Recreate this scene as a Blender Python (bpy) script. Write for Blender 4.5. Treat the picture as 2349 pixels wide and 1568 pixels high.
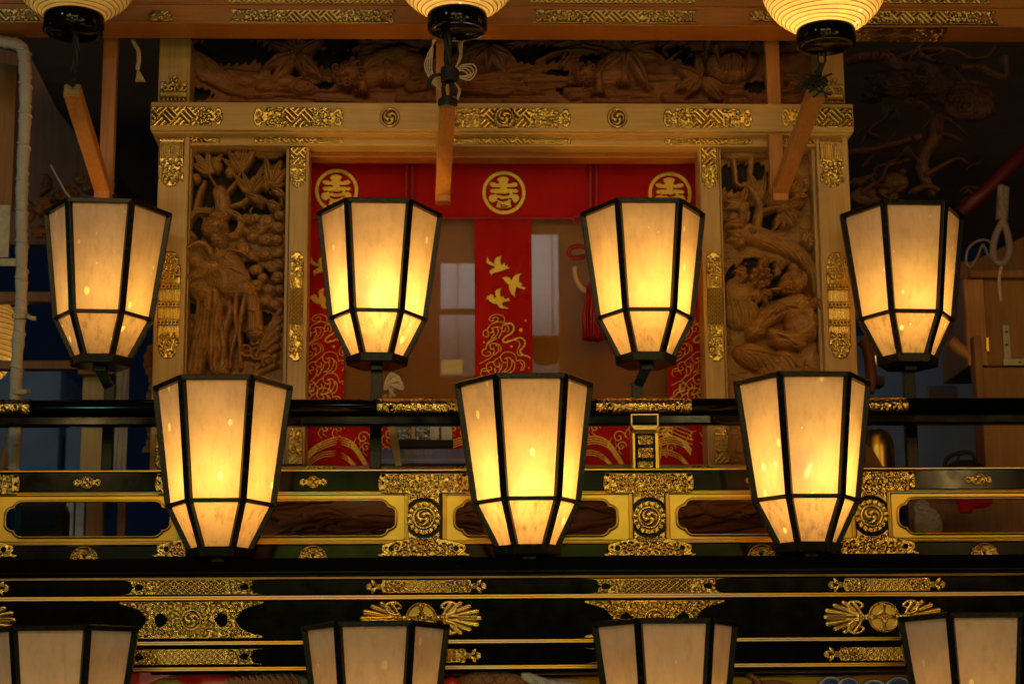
import bpy, bmesh, math, random
import numpy as np
from mathutils import Vector, Matrix, Euler
rad = math.radians
# ------------------------------------------------------------------ scene, camera, light
for o in list(bpy.data.objects): bpy.data.objects.remove(o)
SC = bpy.context.scene
COL = SC.collection
CAM_LOC = Vector((0.0, 0.0, 1.6))
F = 4370.0; PW, PH = 2349.0, 1568.0
CAM_M = (Matrix.Rotation(rad(-2.0), 3, 'Z') @ Matrix.Rotation(rad(90 + 11.3), 3, 'X') @ Matrix.Rotation(rad(-0.46), 3, 'Z'))
cd = bpy.data.cameras.new('camera'); cam = bpy.data.objects.new('camera', cd); COL.objects.link(cam)
cd.sensor_width = 36.0; cd.lens = F / PW * 36.0; cd.clip_end = 500
cam.matrix_world = Matrix.Translation(CAM_LOC) @ CAM_M.to_4x4()
cd.dof.use_dof = True; cd.dof.focus_distance = 4.62; cd.dof.aperture_fstop = 4.5
SC.camera = cam
w = bpy.data.worlds.new('World'); SC.world = w; w.use_nodes = True
bg = w.node_tree.nodes['Background']; bg.inputs[0].default_value = (0.0012, 0.0024, 0.0058, 1); bg.inputs[1].default_value = 1.0
SC.view_settings.view_transform = 'Standard'; SC.view_settings.look = 'None'
SC.view_settings.exposure = 0.06; SC.view_settings.gamma = 1.0
SC.view_settings.use_curve_mapping = False
cy = SC.cycles
cy.use_denoising = True
cy.max_bounces = 7; cy.diffuse_bounces = 4; cy.glossy_bounces = 3; cy.transmission_bounces = 3; cy.transparent_max_bounces = 6
cy.caustics_reflective = False; cy.caustics_refractive = False; cy.sample_clamp_indirect = 4.0
cy.blur_glossy = 0.5

def area(name, loc, target, size, sizey, power, col):
    l = bpy.data.lights.new(name, 'AREA'); l.shape = 'RECTANGLE'; l.size = size; l.size_y = sizey
    l.energy = power; l.color = col
    o = bpy.data.objects.new(name, l); COL.objects.link(o); o.location = loc
    d = Vector(target) - Vector(loc); o.rotation_euler = d.to_track_quat('-Z', 'Y').to_euler()
    return o
# unseen fill and reflection lights added behind and beside the camera, plus street lamps
area('fill_light_amber', (-1.6, -1.6, 4.4), (0.1, 4.8, 2.3), 1.8, 0.5, 24, (1.0, 0.62, 0.20))
area('fill_light_yellow', (0.7, -1.6, 4.3), (0.2, 4.8, 2.2), 2.0, 0.3, 19, (1.0, 0.68, 0.24))
area('fill_light_orange', (3.6, -0.2, 3.4), (0.6, 4.8, 2.2), 1.0, 0.4, 15, (1.0, 0.52, 0.14))
for nm_, lc, e_, c_ in (('glint_light', (-1.9, -0.6, 3.1), 2.6, (1, .66, .22)), ('glint_light', (-0.5, -1.0, 3.5), 2.6, (1, .74, .3)), ('glint_light', (0.3, -0.4, 2.9), 2.2, (1, .80, .3)), ('glint_light', (1.4, -0.9, 3.3), 2.6, (1, .78, .28)),
        ('glint_light', (2.6, -0.2, 2.8), 2.4, (1, .62, .2)), ('glint_light', (-3.0, 0.0, 2.4), 1.3, (1, .7, .3)), ('glint_light', (0.9, 0.0, 4.2), 2.4, (1, .72, .3)), ('glint_light', (-1.2, 0.2, 4.4), 2.4, (1, .72, .5))):
    area(nm_, lc, (0, 4.8, 2.2), 0.10, 0.10, e_ * 1.25, c_)  # small unseen lights added to put glints on the gilt
for x_, e_, c_ in ((-2.9, 1.5, (1, .62, .16)), (-1.75, 1.3, (.72, .86, .30)), (-0.75, 3.6, (.80, 1.0, .10)), (0.15, 3.2, (1, .58, .10)), (1.0, 3.0, (.74, 1.0, .12)), (1.95, 3.0, (1, .66, .12)), (3.1, 2.2, (1, .70, .22))):
    area('panel_reflection_light', (x_, -1.7, 2.72), (x_ * .45, 4.7, 2.1), 0.85, 0.36, e_ * 0.66, c_)  # unseen coloured strips added for the gold panels to reflect
area('low_fill_light', (0.4, 1.4, 0.5), (0.2, 4.6, 1.75), 2.4, 0.2, 9.0, (1.0, .56, .50))  # unseen low light added to brighten the bottom carvings and lanterns
area('teal_glint_light', (.50, -1.0, 3.3), (-.1, 4.6, 2.2), 0.08, 0.6, 1.0, (.04, 1.0, .75))  # unseen light added for the teal glint on a lantern frame
area('low_green_lamp', (-0.7, 0.5, 0.35), (0.1, 4.8, 2.6), 0.35, 0.15, 7.0, (0.40, 1.0, 0.12))  # unseen low green light, set for glints on lower plate edges
area('low_green_lamp', (1.3, 1.2, 0.3), (0.3, 4.8, 2.6), 0.2, 0.1, 2.0, (0.5, 1.0, 0.12))
area('street_lamp_white', (-3.2, 1.0, 4.6), (-0.5, 4.6, 2.0), 0.18, 0.18, 9, (0.72, 0.84, 1.0))
area('street_lamp_cyan', (-5.5, 4.0, 2.5), (0.0, 4.4, 2.1), 0.35, 0.35, 11, (0.10, 1.0, 0.80))
area('far_wall_light', (0.0, 7.4, 3.4), (0.0, 10.0, 2.6), 3.0, 0.4, 10, (0.70, 0.84, 1.0))  # hidden area light added to light the far building walls

# ------------------------------------------------------------------ pixel ray helpers (2349 x 1568 space)
def P(px, py, Y):
    d = CAM_M @ Vector(((px - PW / 2) / F, -(py - PH / 2) / F, -1.0))
    return CAM_LOC + d * (Y / d.y)
def S(Y): return (P(1400, 784, Y).x - P(1000, 784, Y).x) / 400.0

# ------------------------------------------------------------------ object helpers
def tag(o, label=None, cat=None, group=None, kind=None):
    if label: o['label'] = label
    if cat: o['category'] = cat
    if group: o['group'] = group
    if kind: o['kind'] = kind
    return o
def thing(name, loc, label, cat, group=None, kind=None):
    o = bpy.data.objects.new(name, None); COL.objects.link(o); o.location = loc; o.empty_display_size = 0.05
    return tag(o, label, cat, group, kind)
def adopt(o, root):
    if root is not None:
        o.parent = root; base = Vector(root.location); r = root.parent
        while r is not None: base = base + Vector(r.location); r = r.parent
        o.location = Vector(o.location) - base
    return o
def mesh_obj(name, verts, faces, mat, parent=None, smooth=False, recenter=True):
    me = bpy.data.meshes.new(name)
    vs = [Vector(v) for v in verts]
    c = Vector((0, 0, 0))
    if recenter and vs:
        c = Vector([(min(v[i] for v in vs) + max(v[i] for v in vs)) / 2 for i in range(3)])
    me.from_pydata([tuple(v - c) for v in vs], [], faces); me.update()
    if smooth: me.polygons.foreach_set('use_smooth', [True] * len(me.polygons))
    o = bpy.data.objects.new(name, me); COL.objects.link(o); o.location = c
    if mat: me.materials.append(mat)
    return adopt(o, parent)
class MB:
    def __init__(s): s.v = []; s.f = []
    def add(s, v, f):
        n = len(s.v); s.v += [Vector(a) for a in v]; s.f += [tuple(i + n for i in q) for q in f]; return s
    def box(s, x0, x1, y0, y1, z0, z1, bev=0.0):
        b = min(bev, (x1 - x0) * .3, (y1 - y0) * .3, (z1 - z0) * .3)
        if b <= 0:
            v = [(x, y, z) for x in (x0, x1) for y in (y0, y1) for z in (z0, z1)]
            f = [(0, 1, 3, 2), (4, 6, 7, 5), (0, 4, 5, 1), (2, 3, 7, 6), (0, 2, 6, 4), (1, 5, 7, 3)]
            return s.add(v, f)
        bm = bmesh.new(); r = bmesh.ops.create_cube(bm, size=1)
        for q in bm.verts:
            q.co = Vector(((x0 + x1) / 2 + q.co.x * (x1 - x0), (y0 + y1) / 2 + q.co.y * (y1 - y0), (z0 + z1) / 2 + q.co.z * (z1 - z0)))
        bmesh.ops.bevel(bm, geom=list(bm.edges), offset=b, segments=2, affect='EDGES', profile=0.5)
        return s.bm(bm)
    def bm(s, bm):
        bm.verts.index_update()
        s.add([q.co.copy() for q in bm.verts], [tuple(v.index for v in f.verts) for f in bm.faces]); bm.free(); return s
    def bar(s, a, b, wt, wr, out, bev=0.0015):
        """square bar a->b; out = outward direction, wt tangential width, wr radial width"""
        a = Vector(a); b = Vector(b); d = (b - a).normalized(); out = Vector(out); out = (out - d * out.dot(d)).normalized(); t = d.cross(out)
        c = bev
        prof = [(-wt/2 + c, -wr/2), (wt/2 - c, -wr/2), (wt/2, -wr/2 + c), (wt/2, wr/2 - c), (wt/2 - c, wr/2), (-wt/2 + c, wr/2), (-wt/2, wr/2 - c), (-wt/2, -wr/2 + c)]
        v = [p + t * x + out * y for p in (a, b) for x, y in prof]
        n = 8
        f = [(i, (i + 1) % n, n + (i + 1) % n, n + i) for i in range(n)] + [tuple(range(n))[::-1], tuple(range(n, 2 * n))]
        return s.add(v, f)
    def tube(s, pts, r, n=8, closed=False, flat=1.0):
        pts = [Vector(p) for p in pts]; m = len(pts)
        rs = r if isinstance(r, (list, tuple)) else [r] * m
        up = Vector((0.13, -0.9, 0.31)).normalized(); rings = []
        for i, p in enumerate(pts):
            a = pts[i - 1] if (i > 0 or closed) else pts[i]; b = pts[(i + 1) % m] if (i < m - 1 or closed) else pts[i]
            d = (b - a)
            d = d.normalized() if d.length > 1e-9 else Vector((0, 0, 1))
            u = up - d * up.dot(d)
            u = u.normalized() if u.length > 1e-6 else d.orthogonal().normalized()
            up = u; q = d.cross(u)
            rings.append([p + (u * math.cos(t) * flat + q * math.sin(t)) * rs[i] for t in [2 * math.pi * k / n for k in range(n)]])
        v = [x for rg in rings for x in rg]; f = []
        for i in range(m if closed else m - 1):
            j = (i + 1) % m
            for k in range(n): f.append((i * n + k, i * n + (k + 1) % n, j * n + (k + 1) % n, j * n + k))
        if not closed: f += [tuple(range(n))[::-1], tuple(range((m - 1) * n, m * n))]
        return s.add(v, f)
    def lathe(s, prof, c=(0, 0, 0), n=32):
        c = Vector(c); v = []; f = []
        for r, z in prof:
            for k in range(n):
                t = 2 * math.pi * k / n; v.append(c + Vector((r * math.cos(t), r * math.sin(t), z)))
        for i in range(len(prof) - 1):
            for k in range(n): f.append((i * n + k, i * n + (k + 1) % n, (i + 1) * n + (k + 1) % n, (i + 1) * n + k))
        return s.add(v, f)
    def obj(s, name, mat, parent=None, smooth=False, recenter=True): return mesh_obj(name, s.v, s.f, mat, parent, smooth, recenter)
def boxpx(name, x0, y0, x1, y1, Y, depth, mat, parent=None, bev=0.003):
    xm = (x0 + x1) / 2; ym = (y0 + y1) / 2
    if x1 - x0 > 1500: xm = 1174
    X0 = P(x0, ym, Y).x; X1 = P(x1, ym, Y).x; Z0 = P(xm, y1, Y).z; Z1 = P(xm, y0, Y).z
    return MB().box(X0, X1, Y, Y + depth, Z0, Z1, bev).obj(name, mat, parent)
def smooth_path(pts, n=8, closed=False):
    pts = [Vector(p) if len(p) == 3 else Vector((p[0], p[1], 0)) for p in pts]
    if len(pts) < 3: return pts
    out = []; m = len(pts)
    for i in range(m if closed else m - 1):
        if closed: a, b, c, d = pts[i - 1], pts[i], pts[(i + 1) % m], pts[(i + 2) % m]
        else: a = pts[max(i - 1, 0)]; b = pts[i]; c = pts[i + 1]; d = pts[min(i + 2, m - 1)]
        for k in range(n):
            t = k / n
            out.append(0.5 * ((2 * b) + (c - a) * t + (2 * a - 5 * b + 4 * c - d) * t * t + (3 * b - 3 * c + d - a) * t ** 3))
    if not closed: out.append(pts[-1])
    return out

# ------------------------------------------------------------------ materials
def nm(name):
    m = bpy.data.materials.new(name); m.use_nodes = True; nt = m.node_tree
    return m, nt, nt.nodes['Principled BSDF']
def rgba(c): return (c[0], c[1], c[2], 1)
def noise(nt, scale, detail=4, stretch=(1, 1, 1), rough=0.55, coord='Object', rnd=True):
    tc = nt.nodes.new('ShaderNodeTexCoord'); mp = nt.nodes.new('ShaderNodeMapping'); mp.inputs['Scale'].default_value = stretch
    nt.links.new(tc.outputs[coord], mp.inputs[0])
    if rnd:
        oi = nt.nodes.new('ShaderNodeObjectInfo'); mu = nt.nodes.new('ShaderNodeMath'); mu.operation = 'MULTIPLY'; mu.inputs[1].default_value = 37.0
        nt.links.new(oi.outputs['Random'], mu.inputs[0]); nt.links.new(mu.outputs[0], mp.inputs['Location'])
    n = nt.nodes.new('ShaderNodeTexNoise'); n.inputs['Scale'].default_value = scale; n.inputs['Detail'].default_value = detail; n.inputs['Roughness'].default_value = rough
    nt.links.new(mp.outputs[0], n.inputs[0]); return n
def ramp(nt, src, stops):
    r = nt.nodes.new('ShaderNodeValToRGB'); els = r.color_ramp.elements
    while len(els) < len(stops): els.new(0.5)
    for e, (p, c) in zip(els, stops): e.position = p; e.color = rgba(c) if len(c) == 3 else c
    nt.links.new(src, r.inputs[0]); return r
def bump(nt, src, strength, dist, b, chain=None):
    bp = nt.nodes.new('ShaderNodeBump'); bp.inputs['Strength'].default_value = strength; bp.inputs['Distance'].default_value = dist
    nt.links.new(src, bp.inputs['Height'])
    if chain: nt.links.new(chain.outputs[0], bp.inputs['Normal'])
    if b: nt.links.new(bp.outputs[0], b.inputs['Normal'])
    return bp
def wood(name, c0, c1, rough=0.5, stretch=(1, 1, 1), scale=14, bs=0.25, spec=0.4):
    m, nt, b = nm(name)
    n = noise(nt, scale, 6, stretch, 0.6); r = ramp(nt, n.outputs[0], [(0.3, c0), (0.7, c1)])
    nt.links.new(r.outputs[0], b.inputs['Base Color']); b.inputs['Roughness'].default_value = rough
    b.inputs['Specular IOR Level'].default_value = spec
    bump(nt, n.outputs[0], bs, 0.002, b); return m
def plain(name, c, rough=0.6, metal=0.0, nscale=0, bs=0.2, var=0.25, bd=0.002, stretch=(1, 1, 1), coat=0, spec=0.5):
    m, nt, b = nm(name); b.inputs['Roughness'].default_value = rough; b.inputs['Metallic'].default_value = metal
    b.inputs['Base Color'].default_value = rgba(c); b.inputs['Specular IOR Level'].default_value = spec
    b.inputs['Coat Weight'].default_value = coat; b.inputs['Coat Roughness'].default_value = 0.06
    if nscale:
        n = noise(nt, nscale, 5, stretch); r = ramp(nt, n.outputs[0], [(0.25, [x * (1 - var) for x in c]), (0.75, [min(1, x * (1 + var)) for x in c])])
        nt.links.new(r.outputs[0], b.inputs['Base Color']); bump(nt, n.outputs[0], bs, bd, b)
    return m
M = {}
M['hinoki'] = wood('pale_cypress', (0.46, 0.275, 0.105), (0.60, 0.38, 0.155), 0.42, (0.6, 3, 14), 9)
M['hinoki_v'] = wood('pale_cypress_upright', (0.46, 0.275, 0.105), (0.60, 0.38, 0.155), 0.42, (14, 3, 0.6), 9)
M['beamwood'] = wood('amber_beam_wood', (0.30, 0.098, 0.018), (0.42, 0.155, 0.032), 0.38, (0.6, 3, 16), 9)
M['batten'] = wood('batten_wood', (0.42, 0.155, 0.042), (0.56, 0.235, 0.07), 0.45, (14, 6, 0.8), 10)
M['carve'] = wood('carved_zelkova', (0.26, 0.118, 0.036), (0.42, 0.205, 0.066), 0.55, (1, 1, 3), 16, 0.35)
M['carve_r'] = wood('carved_zelkova_pale', (0.29, 0.13, 0.038), (0.45, 0.22, 0.068), 0.55, (1, 1, 3), 16, 0.35)
M['frieze'] = wood('frieze_wood', (0.22, 0.075, 0.028), (0.34, 0.125, 0.048), 0.6, (2, 1, 2), 16, 0.4)
M['darkcarve'] = wood('dark_carving_wood', (0.13, 0.05, 0.028), (0.23, 0.09, 0.05), 0.55, (2, 1, 1), 16, 0.4)  # plain dark brown carving wood
M['shade_darkwood'] = wood('dark_wood_and_hole_shade', (0.012, 0.006, 0.004), (0.03, 0.014, 0.008), 0.7, (1, 1, 6), 6)
M['brownwood'] = wood('brown_side_wood', (0.17, 0.06, 0.02), (0.26, 0.10, 0.035), 0.5, (10, 3, 1), 8)
M['oldbox'] = wood('orange_box_wood', (0.27, 0.10, 0.024), (0.37, 0.155, 0.04), 0.55, (10, 3, 1), 8)
M['endgrain'] = plain('end_grain', (0.30, 0.22, 0.10), 0.7, nscale=120)
def gold(name, c, rough, bs=0.25, scale=160, spots=True):
    m, nt, b = nm(name)
    n = noise(nt, scale, 3, (1, 1, 1)); n2 = noise(nt, 9, 4, (1, 1, 1))
    r = ramp(nt, n2.outputs[0], [(0.3, [x * 0.70 for x in c]), (0.65, c)])
    at = nt.nodes.new('ShaderNodeAttribute'); at.attribute_name = 'recess_tone'
    mx = nt.nodes.new('ShaderNodeMix'); mx.data_type = 'RGBA'; nt.links.new(at.outputs['Fac'], mx.inputs[0]); nt.links.new(r.outputs[0], mx.inputs[6]); mx.inputs[7].default_value = (0.030, 0.020, 0.007, 1)  # gilt turns dark brown where the relief dips
    nt.links.new(mx.outputs[2], b.inputs['Base Color']); b.inputs['Metallic'].default_value = 1.0
    mr = nt.nodes.new('ShaderNodeMapRange'); mr.inputs[3].default_value = rough * 0.75; mr.inputs[4].default_value = rough * 1.35
    nt.links.new(n2.outputs[0], mr.inputs[0]); nt.links.new(mr.outputs[0], b.inputs['Roughness'])
    bump(nt, n.outputs[0], bs, 0.0006, b); return m
M['gold'] = gold('engraved_gilt_metal', (0.64, 0.43, 0.115), 0.25, 0.22)
M['gold_old'] = gold('dull_gilt_metal', (0.60, 0.40, 0.14), 0.36, 0.2)
M['gold_smooth'] = gold('smooth_gold_leaf', (0.74, 0.485, 0.10), 0.30, 0.12, 60)
M['black'] = None
m, nt, b = nm('black_lacquer'); b.inputs['Base Color'].default_value = (0.0032, 0.003, 0.0042, 1); b.inputs['Roughness'].default_value = 0.13
b.inputs['Coat Weight'].default_value = 0.0; b.inputs['Specular IOR Level'].default_value = 0.16
n = noise(nt, 26, 4, (1, 1, 1)); n2 = noise(nt, 700, 2)
rr = ramp(nt, n.outputs[0], [(0.3, (0.09, 0.09, 0.09)), (0.7, (0.16, 0.16, 0.16))]); nt.links.new(rr.outputs[0], b.inputs['Roughness'])
bp = bump(nt, n.outputs[0], 0.05, 0.002, None); bump(nt, n2.outputs[0], 0.03, 0.0005, b, bp); M['black'] = m
m, nt, b = nm('worn_black_frame'); n = noise(nt, 60, 5); n2 = noise(nt, 260, 4)
r = ramp(nt, n.outputs[0], [(0.35, (0.003, 0.0035, 0.006)), (0.62, (0.006, 0.006, 0.007)), (0.76, (0.04, 0.026, 0.013))])
nt.links.new(r.outputs[0], b.inputs['Base Color']); b.inputs['Roughness'].default_value = 0.25; b.inputs['Specular IOR Level'].default_value = 0.22
bump(nt, n2.outputs[0], 0.3, 0.0010, b); M['frame'] = m
M['red'] = plain('red_wool_cloth', (0.42, 0.008, 0.010), 0.85, nscale=300, bs=0.5, var=0.15, bd=0.001, spec=0.15)
M['redcord'] = plain('dark_red_silk_cord', (0.30, 0.006, 0.010), 0.6, nscale=200)
M['thread'] = plain('gold_thread', (0.88, 0.58, 0.085), 0.45, 0.25, nscale=240, bs=0.8, var=0.2, bd=0.001)
M['white'] = plain('white_cloth_wrap', (0.46, 0.38, 0.34), 0.85, nscale=30, var=0.12, bs=0.5)
M['rope_dim'] = plain('greyed_cotton_rope', (0.24, 0.165, 0.14), 0.9, nscale=120, bs=0.8)
M['string'] = plain('cream_string', (0.55, 0.40, 0.26), 0.8, nscale=200)
M['blackcord'] = plain('black_cord', (0.008, 0.007, 0.007), 0.6, nscale=300, bs=0.6)
M['brace'] = plain('steel_brace', (0.38, 0.33, 0.22), 0.5, 0.4, nscale=60)
M['navy'] = plain('blue_card_box', (0.26, 0.30, 0.68), 0.45, nscale=8, var=0.3)
M['ink'] = plain('orange_print', (0.9, 0.55, 0.32), 0.6)
M['rope_old'] = plain('brown_straw_rope', (0.24, 0.13, 0.05), 0.9, nscale=60, bs=0.6)
M['stone'] = plain('grey_blue_wall', (0.15, 0.18, 0.24), 0.9, nscale=3, var=0.3)
M['maroon'] = plain('maroon_pole_paint', (0.10, 0.006, 0.012), 0.5, nscale=20)
M['redlac'] = plain('red_lacquer', (0.48, 0.010, 0.008), 0.28, nscale=20, bs=0.1)
M['scale'] = plain('grey_blue_dragon_paint', (0.17, 0.20, 0.25), 0.4, nscale=60, var=0.4)
M['wave'] = plain('blue_wave_paint', (0.06, 0.10, 0.34), 0.35, nscale=40, var=0.5)
M['foam'] = plain('pale_foam_paint', (0.36, 0.36, 0.40), 0.5, nscale=50, var=0.3)
M['brownscale'] = wood('brown_scaled_wood', (0.14, 0.055, 0.03), (0.26, 0.12, 0.06), 0.4, (1, 1, 1), 20)
M['silver'] = plain('silver_wrap', (0.45, 0.47, 0.52), 0.22, 1.0, nscale=90, bs=1.0, bd=0.006)
M['card'] = plain('pale_card', (0.50, 0.46, 0.46), 0.6, nscale=60)
M['pink'] = plain('pink_card', (0.55, 0.30, 0.33), 0.6)
# ribbed lantern globe paper and flat lantern paper
def paper(name, col, dirt, glob=False):
    m, nt, b = nm(name); nt.nodes.remove(b); out = nt.nodes['Material Output']
    n1 = noise(nt, 9, 5, (1, 1, 1)); n2 = noise(nt, 46, 6, (1.3, 1.3, 0.45), 0.7)
    r1 = ramp(nt, n1.outputs[0], [(0.28, [x * 0.74 for x in col]), (0.68, col)])
    r2 = ramp(nt, n2.outputs[0], [(0.30, [1 - dirt] * 3), (0.52, [1.0] * 3)])
    mx = nt.nodes.new('ShaderNodeMix'); mx.data_type = 'RGBA'; mx.blend_type = 'MULTIPLY'; mx.inputs[0].default_value = 1
    nt.links.new(r1.outputs[0], mx.inputs[6]); nt.links.new(r2.outputs[0], mx.inputs[7])
    # oily translucent spots
    tc = nt.nodes.new('ShaderNodeTexCoord'); mp = nt.nodes.new('ShaderNodeMapping'); mp.inputs['Scale'].default_value = (1, 1, 0.62)
    oi = nt.nodes.new('ShaderNodeObjectInfo'); mu = nt.nodes.new('ShaderNodeMath'); mu.operation = 'MULTIPLY'; mu.inputs[1].default_value = 91
    nt.links.new(oi.outputs['Random'], mu.inputs[0]); nt.links.new(mu.outputs[0], mp.inputs['Location']); nt.links.new(tc.outputs['Object'], mp.inputs[0])
    vo = nt.nodes.new('ShaderNodeTexVoronoi'); vo.inputs['Scale'].default_value = 42; nt.links.new(mp.outputs[0], vo.inputs[0])
    th = nt.nodes.new('ShaderNodeSeparateColor'); nt.links.new(vo.outputs['Color'], th.inputs[0])
    sz = nt.nodes.new('ShaderNodeMapRange'); sz.inputs[1].default_value = 0.74; sz.inputs[2].default_value = 1.0; sz.inputs[3].default_value = 0.0; sz.inputs[4].default_value = 0.30
    nt.links.new(th.outputs[0], sz.inputs[0])
    lt = nt.nodes.new('ShaderNodeMath'); lt.operation = 'LESS_THAN'; nt.links.new(vo.outputs['Distance'], lt.inputs[0]); nt.links.new(sz.outputs[0], lt.inputs[1])
    sp = nt.nodes.new('ShaderNodeMix'); sp.data_type = 'RGBA'; nt.links.new(lt.outputs[0], sp.inputs[0]); nt.links.new(mx.outputs[2], sp.inputs[6]); sp.inputs[7].default_value = (1, 1, 1, 1)
    last = sp.outputs[2]
    d = nt.nodes.new('ShaderNodeBsdfDiffuse'); t = nt.nodes.new('ShaderNodeBsdfTranslucent')
    nt.links.new(last, d.inputs[0]); nt.links.new(last, t.inputs[0])
    bp = bump(nt, n1.outputs[0], 0.6, 0.006, None); nt.links.new(bp.outputs[0], d.inputs['Normal']); nt.links.new(bp.outputs[0], t.inputs['Normal'])
    fac = nt.nodes.new('ShaderNodeMapRange'); fac.inputs[3].default_value = 0.50; fac.inputs[4].default_value = 0.86
    nt.links.new(lt.outputs[0], fac.inputs[0])
    ms = nt.nodes.new('ShaderNodeMixShader'); nt.links.new(fac.outputs[0], ms.inputs[0]); nt.links.new(d.outputs[0], ms.inputs[1]); nt.links.new(t.outputs[0], ms.inputs[2])
    tp = nt.nodes.new('ShaderNodeBsdfTransparent'); m2 = nt.nodes.new('ShaderNodeMixShader'); f2 = nt.nodes.new('ShaderNodeMapRange'); f2.inputs[3].default_value = .016; f2.inputs[4].default_value = .06
    nt.links.new(lt.outputs[0], f2.inputs[0]); nt.links.new(f2.outputs[0], m2.inputs[0]); nt.links.new(ms.outputs[0], m2.inputs[1]); nt.links.new(tp.outputs[0], m2.inputs[2])
    nt.links.new(m2.outputs[0], out.inputs['Surface']); return m
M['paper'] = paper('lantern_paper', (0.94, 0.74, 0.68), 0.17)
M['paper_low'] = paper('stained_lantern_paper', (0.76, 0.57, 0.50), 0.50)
M['globe'] = paper('globe_paper', (0.88, 0.72, 0.46), 0.15)
# gauze blind
m, nt, b = nm('brown_gauze'); nt.nodes.remove(b); out = nt.nodes['Material Output']
tc = nt.nodes.new('ShaderNodeTexCoord'); wv = nt.nodes.new('ShaderNodeTexWave'); wv.bands_direction = 'Z'; wv.inputs['Scale'].default_value = 150; wv.inputs['Distortion'].default_value = 1.5
nt.links.new(tc.outputs['Object'], wv.inputs[0])
r = ramp(nt, wv.outputs[0], [(0.0, (0.26, 0.11, 0.02)), (1.0, (0.40, 0.18, 0.035))]); d = nt.nodes.new('ShaderNodeBsdfDiffuse'); nt.links.new(r.outputs[0], d.inputs[0])
tr = nt.nodes.new('ShaderNodeBsdfTransparent'); ms = nt.nodes.new('ShaderNodeMixShader')
mr = nt.nodes.new('ShaderNodeMapRange'); mr.inputs[3].default_value = 0.55; mr.inputs[4].default_value = 0.80; nt.links.new(wv.outputs[0], mr.inputs[0])
nt.links.new(mr.outputs[0], ms.inputs[0]); nt.links.new(tr.outputs[0], ms.inputs[1]); nt.links.new(d.outputs[0], ms.inputs[2]); nt.links.new(ms.outputs[0], out.inputs['Surface'])
M['gauze'] = m
def emis(name, c, s):
    m, nt, b = nm(name); b.inputs['Base Color'].default_value = rgba(c); b.inputs['Emission Color'].default_value = rgba(c); b.inputs['Emission Strength'].default_value = s; return m
M['winreflect'] = emis('window_reflection_glow', (0.60, 0.48, 0.37), 0.32)
M['flame'] = emis('candle_flame', (1.0, .70, .28), 26)
M['lamp_glow'] = emis('lamp_and_reflection_glow', (1.0, 0.62, 0.16), 1.3)

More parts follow.
